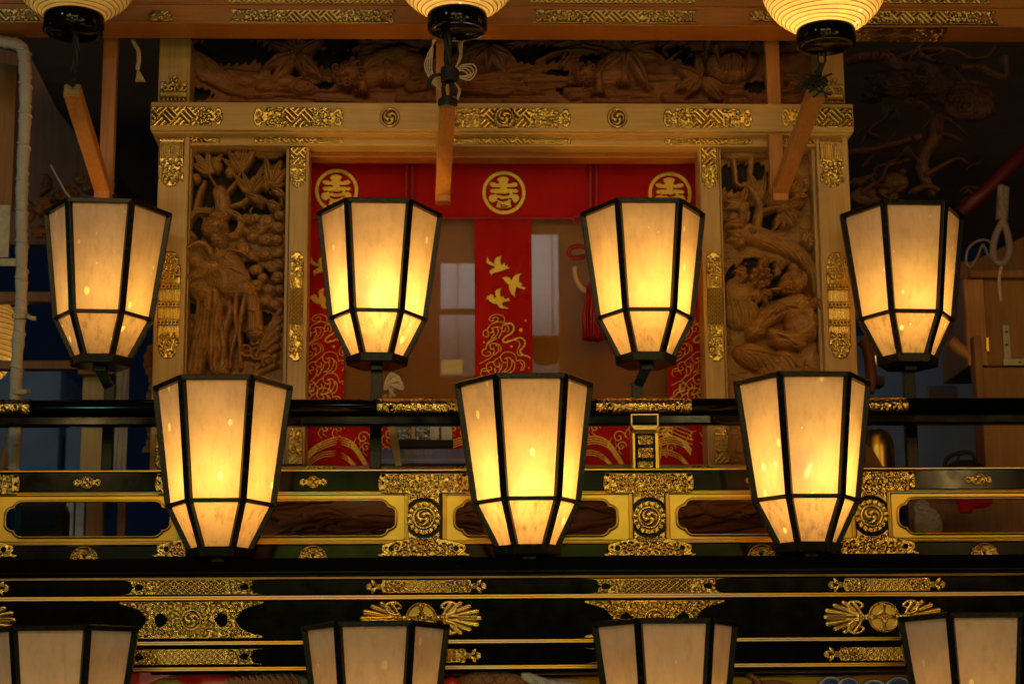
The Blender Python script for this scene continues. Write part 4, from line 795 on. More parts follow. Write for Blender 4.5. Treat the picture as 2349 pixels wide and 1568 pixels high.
for (bx, birds, dx) in ((1089, True, 0), (1536, False, 0), (700, True, -18)):
    K = 1 / 4.882; R = Relief(130, 440, False, 1.3, tf=(1061 - 1089 + dx * 1.0, 562 - 520, K))
    if birds:
        for q in BIRDS: R.poly(q)
    for q in WAVES: R.stroke([(x, y) for x, y in q], 8.5)
    for q in WAVES[4:5]: R.stroke([(x + 6, y) for x, y in q], 13)
    for x, y, r in DOTS: R.M |= np.hypot(R.xx - R.T(x, y)[0], R.yy - R.T(x, y)[1]) < r * K
    for dx_, dy_ in ((10, 235), (-60, 400)):
        for q in WAVES[15:]: R.stroke([(x + dx_, y + dy_) for x, y in q], 8.5)
    for k in range(0): R.stroke([(170 + k * 80, 1560 - (k % 2) * 30), (200 + k * 80, 1500), (250 + k * 80, 1490), (280 + k * 80, 1530), (250 + k * 80, 1560)], 6.2); R.stroke([(150 + k * 80, 1640), (200 + k * 80, 1590), (270 + k * 80, 1600), (260 + k * 80, 1660)], 6.2)
    if bx == 1536: R.M[:, 88:] = False; R.M[:-1, :] = R.M[:-1, :]
    if bx == 700: R.M[:, :2] = False; R.M[:, 90:] = False
    if bx == 1089: R.M[:, 128:] = False
    R.H[:] = 1.0
    R.obj('embroidery', bx - (0 if bx != 1536 else 10), 520, YC - .003, M['thread'], ct)
R = Relief(930, 120, False, 1.2, tf=(688 - 697, 946 - 946, 1 / 5.12))
def arcs(ps, n, wd, gap):
    for k in range(n): R.stroke([(x, y + k * gap) for x, y in ps], wd, 8)
for ox in (0, 1500, 3000, 3900):
    arcs([(70 + ox, 490), (200 + ox, 370), (430 + ox, 285), (600 + ox, 330), (700 + ox, 450), (800 + ox, 620)], 4, 11, 27)
    arcs([(80 + ox, 580), (250 + ox, 470), (430 + ox, 450), (560 + ox, 510), (660 + ox, 620)], 3, 9, 26)
    for cx, cy_, r in ((300, 180, 60), (460, 180, 60), (740, 290, 80), (770, 400, 60), (900, 200, 60), (1050, 260, 70), (1150, 420, 60), (1000, 450, 60), (1300, 250, 70), (1350, 420, 60)):
        R.stroke(spiral(cx + ox, cy_, r, 1.3, 0, -1), 10); R.stroke([(cx + ox - r, cy_), (cx + ox - r * 1.4, cy_ + r), (cx + ox - r * .8, cy_ + r * 1.9)], 8); R.stroke([(cx + ox - r * .4, cy_ + r * .4), (cx + ox - r * .5, cy_ + r), (cx + ox + .2 * r, cy_ + r * 1.6)], 7)
for k in range(4): R.stroke([(4030 + k * 60, 140), (4010 + k * 60, 300), (4090 + k * 50, 420), (4020 + k * 60, 620)], 11, 8); R.stroke([(4180, 150 + k * 40), (4330, 130 + k * 44), (4480, 180 + k * 50), (4600, 230 + k * 50)], 10, 8)
R.H[:] = 1.0; R.obj('embroidery', 697, 946, YC - .015, M['thread'], ct)
for x in (940, 1362):
    for dx in (-7, 7):
        pts = smooth_path([P(x + dx * .7, 362, YC - .02), P(x + dx, 400, YC - .02), P(x + dx * 1.0, 460, YC - .018), P(x + dx * .6, 508, YC - .018)], 6)
        MB().tube(pts, .0055, 6, flat=.5).obj('ribbon', M['redcord'], ct, True)
    boxpx('clip', x - 6, 361, x + 6, 371, YC - .035, .01, M['gold_old'], ct, .001)
bl = boxpx('gauze_blind', 703, 500, 1618, 1066, YC + .03, .003, M['gauze'], None, 0); tag(bl, 'brown gauze blind hanging behind the red curtain banners', 'blind')
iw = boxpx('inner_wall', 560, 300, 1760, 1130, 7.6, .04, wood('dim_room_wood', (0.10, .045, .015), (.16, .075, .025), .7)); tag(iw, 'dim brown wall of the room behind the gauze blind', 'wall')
wn = thing('window', P(1100, 860, 7.5), 'pale glowing panes standing for window reflections in the gauze blind', 'window')
for a, b_, c, d in ((1011, 604, 1092, 708), (1009, 722, 1092, 862), (1196, 538, 1281, 770), (1196, 790, 1281, 858)): boxpx('reflection_pane', a, b_, c, d, 7.5, .012, M['winreflect'], wn, .002)  # glowing sheets put behind the blind in place of window reflections
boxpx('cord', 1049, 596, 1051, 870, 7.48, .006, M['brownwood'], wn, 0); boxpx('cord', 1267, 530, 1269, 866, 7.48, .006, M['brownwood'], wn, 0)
c0 = P(1252, 800, 7.0); t = MB().lathe([(.001, -.06), (.04, -.055), (.055, -.02), (.05, .02), (.03, .045), (.001, .05)], c0, 20).obj('vase', M['brownwood'], None, True); tag(t, 'round brown vase seen dimly through the gauze blind', 'vase')
t = boxpx('lantern_reflection', 1013, 824, 1061, 852, 6.6, .05, M['lamp_glow'], None, .006); tag(t, 'small orange glow standing for a lantern reflection in the gauze blind', 'lamp')  # glowing block added in place of a lantern's reflection
tr_ = thing('tassel_cord', P(1362, 780, YC - .05), 'dark red looped cord with long red tassel beside the second upper lantern from right', 'tassel')
YT = YC - .05
MB().tube(smooth_path([P(1362, 500, YT), P(1340, 494, YT), P(1316, 500, YT), P(1318, 512, YT), P(1345, 508, YT), P(1362, 500, YT)], 5), .005, 8).obj('loop', M['redcord'], tr_, True)
MB().tube(smooth_path([P(1362, 580, YT), P(1330, 564, YT), P(1306, 572, YT), P(1310, 590, YT), P(1340, 588, YT), P(1365, 578, YT)], 5), .006, 8).obj('loop', M['redcord'], tr_, True)
MB().tube(smooth_path([P(1361, 505, YT), P(1366, 545, YT), P(1362, 600, YT), P(1366, 660, YT)], 5), .005, 8).obj('cord', M['redcord'], tr_, True)
MB().tube(smooth_path([P(1318, 612, YT), P(1322, 640, YT), P(1338, 664, YT), P(1356, 672, YT)], 5), .008, 8).obj('cord', M['string'], tr_, True)
mb = MB()
for k in range(70):
    a = k * 2.4; r = .033 * math.sqrt((k + .5) / 70); cx = 1366
    top = P(cx, 664, YT) + Vector((r * .7 * math.cos(a), r * .7 * math.sin(a), 0)); bot = P(cx - 1, 778, YT) + Vector((r * 1.05 * math.cos(a), r * 1.05 * math.sin(a), random.Random(k).uniform(-.004, .004)))
    mb.tube([top, (top + bot) / 2 + Vector((r * .25 * math.cos(a), r * .25 * math.sin(a), 0)), bot], .0034, 5)
tas = mb.obj('tassel', M['redcord'], tr_, True)
MB().lathe([(.001, .03), (.018, .026), (.027, .008), (.028, -.006), (.024, -.012)], P(1366, 668, YT), 20).obj('tassel_head', M['redcord'], tas, True)

# ================================================================== goods on the sill
YB = YF - .06
bx = thing('candle_box', P(957, 1066, YB), 'blue cardboard candle box with orange lettering on the doorway sill', 'box')
carton = boxpx('carton', 848, 1029, 1070, 1063, YB, .11, M['navy'], bx, .002)
boxpx('stripe', 849, 1053, 1069, 1055, YB - .0012, .0008, M['ink'], carton, 0)
cu = bpy.data.curves.new('lettering', 'FONT'); cu.body = '蜂印ローソク'; cu.size = .0125; cu.align_x = 'CENTER'; cu.extrude = .0003
to = bpy.data.objects.new('lettering_tmp', cu); COL.objects.link(to)
bpy.context.view_layer.update()
me = bpy.data.meshes.new_from_object(to.evaluated_get(bpy.context.evaluated_depsgraph_get())); bpy.data.objects.remove(to)
lo = bpy.data.objects.new('lettering', me); COL.objects.link(lo); me.materials.clear(); me.materials.append(M['ink']); lo.rotation_euler = (rad(90), 0, 0); lo.location = P(961, 1041, YB - .001); adopt(lo, carton)
t = thing('wrapped_bundle', P(975, 1029, YB), 'crumpled silver and black wrapped goods with pale cards on the blue box', 'goods')
R = Relief(132, 56, True, 6); rg = random.Random(5)
for k in range(150): R.blob(rg.uniform(0, 132), rg.uniform(0, 56), rg.uniform(3, 8), rg.uniform(2, 6), rg.uniform(3, 9), base=5, ang=rg.uniform(0, 90))
R.obj('wrapping', 906, 972, YB + .03, M['silver'], t, floor=-40)
boxpx('dark_bag', 908, 1006, 1040, 1028.5, YB + .008, .02, M['blackcord'], t, .006)
for a, c, mt in ((944, 952, 'pink'), (987, 1006, 'card'), (1013, 1037, 'card')): boxpx('card', a, 970, c, 1008 if mt == 'card' else 1006, YB - .004, .002, M[mt], t, 0)
for i, (xa, xb, ww, lb) in enumerate([(888, 912, 6.5, 'wide pale wooden stick slanting in front of the blue box'), (902, 917, 3.2, 'thin pale wooden stick slanting in front of the blue box, nearer its centre')]):
    a = P(xa - 8, 905, YB - .05); b_ = P(xb + 2, 1068, YB - .05); t = MB().bar(b_, a, ww * S(YB) * 2, .006, (0, -1, 0)).obj('wooden_stick', M['hinoki_v']); tag(t, lb, 'stick', 'sticks by the blue box')
# rag knotted on lantern stem
mb = MB(); YR = 4.78; rg = random.Random(8)
for k in range(7):
    a = P(888, 868, YR); e = [P(898 + k * 3, 856 + k * 2, YR - .01), P(912, 872 + k * 3, YR - .01 + k * .003), P(900 - k, 892, YR), P(896 + k * 2, 908, YR)]
    mb.tube(smooth_path([a] + e, 4), .004 + .001 * (k % 3), 6, flat=.5)
for sx in (-1, 1):
    for q in range(3): mb.tube(smooth_path([P(893, 878, YR - .012), P(893 + sx * (10 + q * 2) + 8, 862 + q * 5, YR - .02), P(893 + sx * (14 + q * 3) + 10, 880 + q * 6, YR - .015), P(895, 882, YR - .01)], 5), .0045, 6, flat=.45)
t = mb.obj('tied_rag', M['string'], None, True); tag(t, 'pale rag tied beside the stem of the second upper lantern from left', 'rag')

# ================================================================== handrail
YH = 4.72
hr = thing('handrail', P(1174, 974, YH), 'glossy black lacquered handrail with gilded sleeves across the doorway', 'handrail')
zc = P(1174, 930, YH).z; rr_ = 19 * S(YH); x0 = P(-120, 930, YH).x; x1 = P(2480, 930, YH).x
MB().tube([Vector((x0, YH + rr_, zc)), Vector((x1, YH + rr_, zc))], rr_, 40).obj('top_rail', M['black'], hr, True)
boxpx('under_rail', -120, 950, 2480, 974, YH + .004, 2 * rr_ - .008, M['black'], hr, .005)
def sleeve(xa, xb, parent):
    n = int(xb - xa); m_ = 40; vs = []; fs = []; R = Relief(n, m_, True, 0); scrolls(R, 22, 6, n - 22, m_ - 4, int(xa), 9, 1.9, 1.2)
    for sx in (-1, 1):
        cx = 12 if sx < 0 else n - 12
        for k in range(9): a = math.pi * (.5 + k / 8) * 1.0; R.ridge([(cx - sx * 6, 18), (cx + (-sx) * 0 + (12 if sx > 0 else -12) * abs(math.cos((k - 4) * .36)), 18 + 22 * math.sin((k - 4) * .36))], 1.0, 2.0, 0)
        R.groove(spiral(cx - sx * 20, 22, 8, 1, 0), 2.5, 3, 0)
    R.ridge([(25, m_ - 5), (n - 25, m_ - 5)], 1.6, 2.5, 0)
    X0 = P(xa, 930, YH).x; s_ = S(YH)
    for j in range(m_ + 1):
        a = math.pi * (.80 - 1.28 * j / m_)  # wraps from top-back over the front to below
        for i in range(n + 1):
            r = rr_ + (.0016 + R.H[j, i] * s_ * .55)
            vs.append((X0 + i * s_, YH + rr_ - r * math.sin(a + math.pi / 2 * 0) * 1.0 if False else YH + rr_ - r * math.cos(a - math.pi * .16), zc + r * math.sin(a - math.pi * .16)))
    for j in range(m_):
        for i in range(n):
            e = min(i, n - 1 - i)
            if e < 12 and abs(j - 19) > 6 + e * 1.15 and (j * 1.0 > 19): continue
            a_ = j * (n + 1) + i; fs.append((a_, a_ + n + 1, a_ + n + 2, a_ + 1))
    return mesh_obj('gilded_sleeve', vs, fs, M['gold'], parent, True)
for a, b_ in ((-130, 62), (865, 1062), (1368, 1586), (1890, 2085)): sleeve(a, b_, hr)
pp = thing('rail_post', P(1480, 1078, YH), 'gilded rail post under the handrail sleeve right of centre', 'post')
xp0, xp1 = 1447, 1512
boxpx('cap_block', 1450, 951 + 24, 1508, 978, YH + .0, .05, M['gold_smooth'], pp, .002)
for a, b_, c, d in ((1447, 951, 1451, 975), (1507, 951, 1511, 975), (1447, 948, 1511, 952)): boxpx('cap_edge', a, b_, c, d, YH - .003, .008, M['gold_smooth'], pp, .001)
mb = MB()
for (ya, yb, ha, hb) in ((975, 984, 30, 24), (984, 990, 24, 28)):
    za = P(1479, ya, YH).z; zb = P(1479, yb, YH).z; cxw = P(1479, 980, YH).x; s_ = S(YH)
    v = [(cxw + q * s_ * sx, YH + (30 - q) * s_ * .5 if sy < 0 else YH + .06, z) for z, q in ((za, ha), (zb, hb)) for sx, sy in ((-1, -1), (1, -1), (1, 1), (-1, 1))]
    mb.add(v, [(0, 1, 5, 4), (1, 2, 6, 5), (2, 3, 7, 6), (3, 0, 4, 7), (3, 2, 1, 0), (4, 5, 6, 7)])
mb.obj('flare', M['gold_smooth'], pp)
boxpx('shaft', 1450, 990, 1513, 1076, YH + .008, .05, M['gold_smooth'], pp, .003)
boxpx('lacquer_inlay', 1457, 993, 1504, 1076, YH + .006, .004, M['black'], pp, .0)
R = Relief(42, 28, False, 2.5); R.M |= rrect(R, 2, 2, 40, 27, 5) < 0; scrolls(R, 3, 3, 39, 26, 5, 6, 1.8); R.bevel(2, 1).obj('metal_fitting', 1460, 994, YH + .0055, M['gold'], pp)
R = Relief(42, 28, False, 2.5); R.M |= rrect(R, 2, 1, 40, 27, 5) < 0; scrolls(R, 3, 3, 39, 26, 6, 6, 1.8); R.bevel(2, 1).obj('metal_fitting', 1460, 1024, YH + .0055, M['gold'], pp)
R = Relief(42, 20, False, 2.5); R.M |= rrect(R, 2, 1, 40, 19, 5) < 0; scrolls(R, 3, 3, 39, 18, 7, 6, 1.8); R.bevel(2, 1).obj('metal_fitting', 1460, 1055, YH + .0055, M['gold'], pp)

# ================================================================== gilded balustrade
YG = 4.72
gb = thing('balustrade', P(1174, 1280, YG), 'black lacquer balustrade with pierced gold panels and gilded brackets', 'balustrade')
boxpx('gold_bead', -120, 1074, 2480, 1079, YG - .004, .06, M['gold_smooth'], gb, .002)
boxpx('upper_rail', -120, 1079.4, 2480, 1125, YG, .05, M['black'], gb, .002)
boxpx('lower_rail', -120, 1247, 2480, 1282, YG, .05, M['black'], gb, .002)
for x in (458, 975, 1489, 1999, -60): boxpx('post', x - 40, 1125.3, x + 40, 1246.7, YG + .001, .05, M['black'], gb, .002)
def gpanel(xa, xb, ya, yb, oa, ob):
    w_, h_ = int(xb - xa), int(yb - ya); R = Relief(w_, h_, True, 3.0)
    do = np.minimum(np.minimum(R.xx, w_ - R.xx), np.minimum(R.yy, h_ - R.yy))
    cx0, cx1 = oa - xa, ob - xa; cy_ = h_ * .5 + 1; hh = h_ * .305
    s1 = rrect(R, cx0 + 18, cy_ - hh, cx1 - 18, cy_ + hh, 16); s2 = rrect(R, cx0, cy_ - hh * .62, cx1, cy_ + hh * .62, 14); sd = np.minimum(s1, s2)
    R.M = sd > 0
    def rg_(d, c, w_2, h__): return h__ * np.sqrt(np.clip(1 - ((d - c) / w_2) ** 2, 0, 1))
    R.H += rg_(do, 2.6, 2.6, 2.6) + rg_(do, 7, 1.5, 1.2) - .8 * (do > 9)
    R.H += rg_(sd, 3.0, 3.0, 3.2)
    R.H = np.where(sd < 1.0, 0, R.H)
    return R.obj('gold_panel', xa, ya, YG - .002, M['gold_smooth'], gb)
for xa, xb, oa, ob, dy in ((-80, 418, 16, 388, 3), (500, 938, 535, 905, 1), (1014, 1452, 1046, 1412, 0), (1526, 1962, 1556, 1925, -2), (2035, 2475, 2063, 2430, -4)): gpanel(xa, xb, 1125 + dy, 1248 + dy * 1.3, oa, ob)
def tee(x, y0, sd):
    w_ = 226; h_ = 196; R = Relief(w_, h_, False, 3.2); c = w_ / 2
    R.M |= rrect(R, c - 92, 1, c + 92, 50, 7) < 0
    for sx in (-1, 1):
        R.M |= ((R.xx - (c + sx * 97)) / 9) ** 2 + ((R.yy - 25) / 21) ** 2 < 1
        for yy in (6, 44): R.M |= ((R.xx - (c + sx * 93)) / 8) ** 2 + ((R.yy - yy) / 6) ** 2 < 1; R.M &= ~(((R.xx - (c + sx * 94)) / 3.5) ** 2 + ((R.yy - yy) / 2.6) ** 2 < 1)
        for k in range(5): R.groove([(c + sx * 93, 25), (c + sx * 106, 13 + 6 * k)], 1, 1.6, 0)
        R.ridge([(c + sx * 88, 8), (c + sx * 88, 42)], 1.3, 2, 0)
    R.M |= (np.abs(R.xx - c) < 37) & (R.yy > 45) & (R.yy < 166)
    R.M |= (np.abs(R.xx - c) < 37 + 60 * np.clip((R.yy - 152) / 14, 0, 1) ** .6) & (R.yy > 152) & (R.yy <= 172); R.M |= rrect(R, c - 76, 162, c + 76, 194, 8) < 0
    for sx in (-1, 1):
        R.leaf(c + sx * 74, 190, 90 - sx * 55, 30, 9, 2.5, base=2, mask=True); R.leaf(c + sx * 74, 194, 90 - sx * 80, 36, 8, 2.5, base=2, mask=True); R.leaf(c + sx * 72, 188, 90 - sx * 22, 26, 7, 2.5, base=2, mask=True)
        R.M |= np.hypot(R.xx - (c + sx * 74), R.yy - 174) < 12; R.M &= ~(np.hypot(R.xx - (c + sx * 74), R.yy - 175) < 5)
    R.M &= R.yy < 194
    # circular recess for the roundel
    d = np.hypot(R.xx - c, R.yy - 105); R.M &= ~((d < 45) & (d > 40.5)); R.M &= ~((np.abs(R.xx - c) > 33) & (np.abs(R.yy - 105) < 30) & (d > 38))
    scal = 38 + 2.2 * np.abs(np.cos(np.arctan2(R.yy - 105, R.xx - c) * 8)); R.M |= d < scal; R.M &= ~((d > scal) & (d < 44))
    scrolls(R, c - 86, 4, c + 86, 46, sd, 8, 1.7); scrolls(R, c - 32, 48, c + 32, 62, sd + 1, 6, 1.5); scrolls(R, c - 32, 150, c + 32, 160, sd + 2, 6, 1.5); scrolls(R, c - 70, 164, c + 70, 190, sd + 3, 8, 1.8)
    for k in range(7): R.ridge([(c, 62 + 0), (c + (k - 3) * 7, 46)], 1.6, 1.6, 0); R.ridge([(c, 144), (c + (k - 3) * 6, 158)], 1.5, 1.6, 0)
    R.H = np.where(d < 40, 3.2, R.H); sunburst(R, c, 105, 38, 2.4, 16)
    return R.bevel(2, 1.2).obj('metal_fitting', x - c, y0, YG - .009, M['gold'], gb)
for i, (x, y0) in enumerate(((458, 1084), (972, 1083), (1489, 1082), (1999, 1078), (-62, 1086))): tee(x, y0, 100 + i * 11)
def small_orn(x, y, k=1.0):
    R = Relief(66, 34, False, 2.4)
    R.M |= np.hypot(R.xx - 33, R.yy - 17) < 16
    for sx in (-1, 1):
        R.M |= ((R.xx - (33 + sx * 20)) / 13) ** 2 + ((R.yy - 17) / 10) ** 2 < 1; R.M |= ((R.xx - (33 + sx * 26)) / 6) ** 2 + ((R.yy - 17) / 8) ** 2 < 1
        for yy in (9, 25): R.M &= ~(np.hypot(R.xx - (33 + sx * 18), R.yy - yy) < 2)
        for j in range(4): R.groove([(33 + sx * 20, 17), (33 + sx * 31, 10 + j * 5)], .9, 1.4, 0)
    R.ridge([(33 + 13 * math.cos(t), 17 + 13 * math.sin(t)) for t in np.linspace(0, 6.3, 20)], 1.2, 2, 0)
    for a in range(4): R.groove([(33 + 5.5 * math.cos(t) + 6 * math.cos(a * 1.57), 17 + 5.5 * math.sin(t) + 6 * math.sin(a * 1.57)) for t in np.linspace(0, 6.3, 10)], .9, 1.5, 0)
    R.bevel(2, 1).obj('metal_fitting', x - 33, y - 17, YG - .0015, M['gold'], gb)
for x, y in ((200, 1106), (719, 1105), (1742, 1101), (2245, 1099), (1232, 1103)): small_orn(x, y)
def half_disc(x, y):
    R = Relief(72, 34, False, 2.4); d = np.hypot(R.xx - 36, R.yy - 36); R.M |= d < 34.5
    R.ridge([(36 + 31 * math.cos(t), 36 + 31 * math.sin(t)) for t in np.linspace(math.pi, 2 * math.pi, 20)], 1.3, 2, 0)
    for k in range(9): a = math.pi * (1.12 + .76 * k / 8); R.groove([(36, 30), (36 + 14 * math.cos(a), 22 + 13 * math.sin(a))], 1, 1.8, 0)
    scrolls(R, 8, 14, 26, 33, int(x), 5, 1.6); scrolls(R, 46, 14, 64, 33, int(x) + 1, 5, 1.6)
    R.bevel(2, 1).obj('metal_fitting', x - 36, y - 34, YG - .0015, M['gold'], gb)
for x, y in ((193, 1283), (718, 1281), (1236, 1280), (1747, 1278), (2258, 1275)): half_disc(x, y)
# timber deck seen through the pierced panels
R = Relief(1560, 170, True, 4); rg = random.Random(77)
for k in range(110):
    x = rg.uniform(-60, 1500); y = rg.uniform(0, 170); L = rg.uniform(60, 200); R.tube([(x, y), (x + L * .4, y + rg.uniform(-14, 14)), (x + L, y + rg.uniform(-22, 22))], rg.uniform(6, 18), rg.uniform(5, 12), base=3, r1=4)
for k in range(90):
    x = rg.uniform(0, 1500); y = rg.uniform(0, 170); R.groove([(x, y), (x + 40, y + rg.uniform(-9, 9)), (x + 90, y + rg.uniform(-14, 14))], 1.6, 3)
dp = R.obj('log_carving', 436, 1119, YF - .0, wood('reddish_deck_board', (.20, .065, .02), (.36, .13, .045), .45, (.5, 2, 5), 7, .5), None, floor=-4, dscale=1.3); tag(dp, 'reddish brown carved driftwood relief behind the pierced gold panels', 'carving')

# ================================================================== lacquered base beam with gilt bands
YD = 4.47
lb = thing('lacquered_beam', P(1174, 1536, YD), 'tall stepped black lacquer beam with gold lines and engraved gilt plates', 'beam')
Zt = P(1174, 1278, YD + .02).z; Zb = P(1174, 1311, YD - .012).z; XA = P(-150, 1290, YD).x; XB = P(2500, 1290, YD).x
MB().add([(XA, YD + .001, Zt), (XB, YD + .001, Zt), (XB, YD - .012, Zb + .004), (XA, YD - .012, Zb + .004), (XA, YD - .012, Zb), (XB, YD - .012, Zb), (XB, YG + .05, Zb), (XA, YG + .05, Zb), (XB, YG - .012, Zt), (XA, YG - .012, Zt)],
         [(3, 2, 1, 0), (4, 5, 2, 3), (7, 6, 5, 4), (0, 1, 8, 9), (9, 8, 6, 7), (3, 0, 9, 7, 4), (2, 5, 6, 8, 1)]).obj('ledge', M['black'], lb)
def band(name, ya, yb, yo, mt, bev=.003): return boxpx(name, -150, ya, 2500, yb, YD + yo, .18, M[mt], lb, bev)
def goldbar(ya, yb, yo):
    za = P(1174, ya, YD + yo).z; zb = P(1174, yb, YD + yo).z; h = za - zb
    mb = MB(); prof = [(0.02, za), (-.004, za), (-.0055, za - h * .08), (-.006, za - h * .40), (-.0055, za - h * .46), (-.003, za - h * .5), (-.0065, za - h * .56), (-.007, za - h * .90), (-.006, zb), (.02, zb)]
    v = [(X, YD + yo + y, z) for X in (XA, XB) for y, z in prof]; n = len(prof)
    mb.add(v, [(i, i + 1, n + i + 1, n + i) for i in range(n - 1)]).obj('gold_moulding', M['gold_old'], lb)
band('lacquer_band', 1311.5, 1320, .008, 'black'); goldbar(1320, 1325, .006); band('lacquer_band', 1325.3, 1362, .010, 'black'); goldbar(1362.3, 1372, .006)
band('lacquer_band', 1372.3, 1465, .014, 'black'); goldbar(1465.3, 1474, .006); band('lacquer_band', 1474.3, 1483, .03, 'black'); band('lacquer_band', 1483.3, 1524, .012, 'black'); goldbar(1524.3, 1533, .006); band('lacquer_band', 1533.3, 1541, .05, 'black'); goldbar(1541.3, 1546, .07)
def fishtail(w_, h_, sd, tom=False, pat='d'):
    R = Relief(w_, h_, False, 3.2); c = h_ / 2; cx = w_ / 2
    yn = np.abs(R.yy - c) / (h_ / 2)
    if tom:
        half = cx - 66 + 66 * np.clip((yn - .16) / .72, 0, 1) ** 1.25 + 6 * np.sin(yn * 9)
    else: half = cx - 34 + 30 * np.clip(yn, 0, 1) ** 1.6 + 4 * np.sin(yn * 8)
    R.M |= (np.abs(R.xx - cx) < half) & (yn < .985)
    for sx in (-1, 1):
        R.cut(cx + sx * (cx - (96 if tom else 44)), c, (12 if tom else 6), (14 if tom else 6)); R.cut(cx + sx * (cx - (106 if tom else 50)), c, 6, 5)
        if not tom: R.cut(cx + sx * (cx - 14), c, 16, 7)
    if tom:
        scrolls(R, 10, 4, w_ - 10, h_ - 4, sd, 9, 2.0, .9); d = np.hypot(R.xx - cx, R.yy - c); R.H = np.where(d < 37, 3.0, R.H); sunburst(R, cx, c, 36, 2.8, 22)
    else:
        (diamonds if pat == 'd' else shippo)(R, w_ * .27, 5, w_ * .73, h_ - 5, 15, *(() if pat != 'd' else (2.6,)))
        scrolls(R, 14, 4, w_ * .26, h_ - 4, sd, 8, 1.9); scrolls(R, w_ * .74, 4, w_ - 14, h_ - 4, sd + 1, 8, 1.9)
    R.ridge([(12, 2.5), (w_ - 12, 2.5)], 1.3, 1.6, 0); R.ridge([(12, h_ - 2.5), (w_ - 12, h_ - 2.5)], 1.3, 1.6, 0)
    return R.bevel(2, 1.3)
def finial(w_, h_, sd):
    R = Relief(w_, h_, False, 3.2); c = h_ / 2; cx = w_ / 2
    R.M |= rrect(R, 36, 1, w_ - 36, h_ - 1, 9) < 0
    for sx in (-1, 1):
        f = lambda t: cx + sx * (cx - t)
        R.M |= (np.abs(R.xx - f(31)) < 6) & (np.abs(R.yy - c) < 8); R.M |= ((R.xx - f(13)) / 13) ** 2 + ((R.yy - c) / 10) ** 2 < 1
        a = 0 if sx > 0 else 180
        for q in (60, -60): R.leaf(f(24), c, (q if sx > 0 else 180 - q), 22, 6, 2.5, base=2.5, mask=True)
        for k in range(5): R.groove([(f(22), c), (f(2), c - 8 + k * 4)], 1, 1.6, 0)
        R.ridge([(f(29), c - 8), (f(29), c + 8)], 1.2, 2, 0); R.ridge([(f(33), c - 8), (f(33), c + 8)], 1.2, 2, 0)
    shippo(R, w_ * .33, 4, w_ * .67, h_ - 4, 16); scrolls(R, 42, 5, w_ * .32, h_ - 5, sd, 8, 1.9); scrolls(R, w_ * .68, 5, w_ - 42, h_ - 5, sd + 1, 8, 1.9)
    return R.bevel(2, 1.3)
def foliage(w_, h_, sd):
    R = Relief(w_, h_, False, 0); c = h_ / 2; cx = w_ / 2
    for sx in (-1, 1):
        g = (lambda q: q) if sx > 0 else (lambda q: 180 - q)
        for q, L, W in ((0, 88, 8), (13, 84, 8), (-13, 84, 8), (27, 72, 8), (-27, 72, 8), (43, 60, 8), (-43, 60, 8), (62, 44, 7), (-62, 44, 7)):
            a = rad(g(q)); x0_, y0_ = cx + sx * 46, c; e = .88
            R.tube([(x0_, y0_), (x0_ + L * .55 * math.cos(a), y0_ - L * .55 * math.sin(a) * e), (x0_ + L * math.cos(a), y0_ - L * .92 * math.sin(a) * e)], 4, 5, r1=W, base=2, k=.6, mask=True)
        for q, L in ((0, 80), (20, 76), (-20, 76), (35, 64), (-35, 64), (52, 50), (-52, 50)):
            a = rad(g(q)); x0_, y0_ = cx + sx * 46, c
            R.groove([(x0_ + 12 * math.cos(a), y0_ - 10 * math.sin(a)), (x0_ + L * math.cos(a), y0_ - L * .85 * math.sin(a))], 1.5, 3.0, 0)
        for q, L in ((7, 82), (-7, 82), (26, 70), (-26, 70), (43, 56), (-43, 56)):
            a = rad(g(q)); R.groove([(cx + sx * 46 + L * .5 * math.cos(a), c - L * .45 * math.sin(a)), (cx + sx * 46 + L * math.cos(a), c - L * .85 * math.sin(a))], 1.0, 1.8, 0)
        for sy in (-1, 1): R.tube([(cx + sx * 52, c + sy * 6), (cx + sx * 76, c + sy * 14), (cx + sx * 78, c + sy * 32), (cx + sx * 58, c + sy * 36), (cx + sx * 46, c + sy * 26), (cx + sx * 54, c + sy * 22)], 6.5, 5, r1=4, base=2, mask=True)
        R.tube([(cx + sx * 34, c), (cx + sx * 56, c)], 9, 5, base=2, mask=True)
        for k in range(3): R.groove([(cx + sx * (44 + k * 5), c - 8), (cx + sx * (44 + k * 5), c + 8)], 1.2, 2, 0)
    r = min(38, c - 2); R.blob(cx, c, r, r, 5, base=2, p=.1, mask=True); d = np.hypot(R.xx - cx, R.yy - c); R.H = np.where(d < r, 6, R.H)
    R.ridge([(cx + r * .9 * math.cos(t), c + r * .9 * math.sin(t)) for t in np.linspace(0, 6.3, 30)], 2, 2.4, 0)
    for k in range(4):
        a = math.pi / 4 + k * math.pi / 2; ax, ay = cx + r * 1.02 * math.cos(a), c + r * 1.02 * math.sin(a)
        R.ridge([(ax + r * .76 * math.cos(a + math.pi + t), ay + r * .76 * math.sin(a + math.pi + t)) for t in np.linspace(-.75, .75, 9)], 1.5, 2.2, 0)
        b_ = k * math.pi / 2; R.ridge([(cx + r * .70 * math.cos(b_) + 4 * math.cos(t), c + r * .7 * math.sin(b_) + 4 * math.sin(t)) for t in np.linspace(0, 6.3, 10)], 1.2, 2, 0)
    scrolls(R, cx - 8, c - 8, cx + 8, c + 8, sd, 5, 1.8, 1.5)
    return R.bevel(2, 1.2)
GB = M['gold']
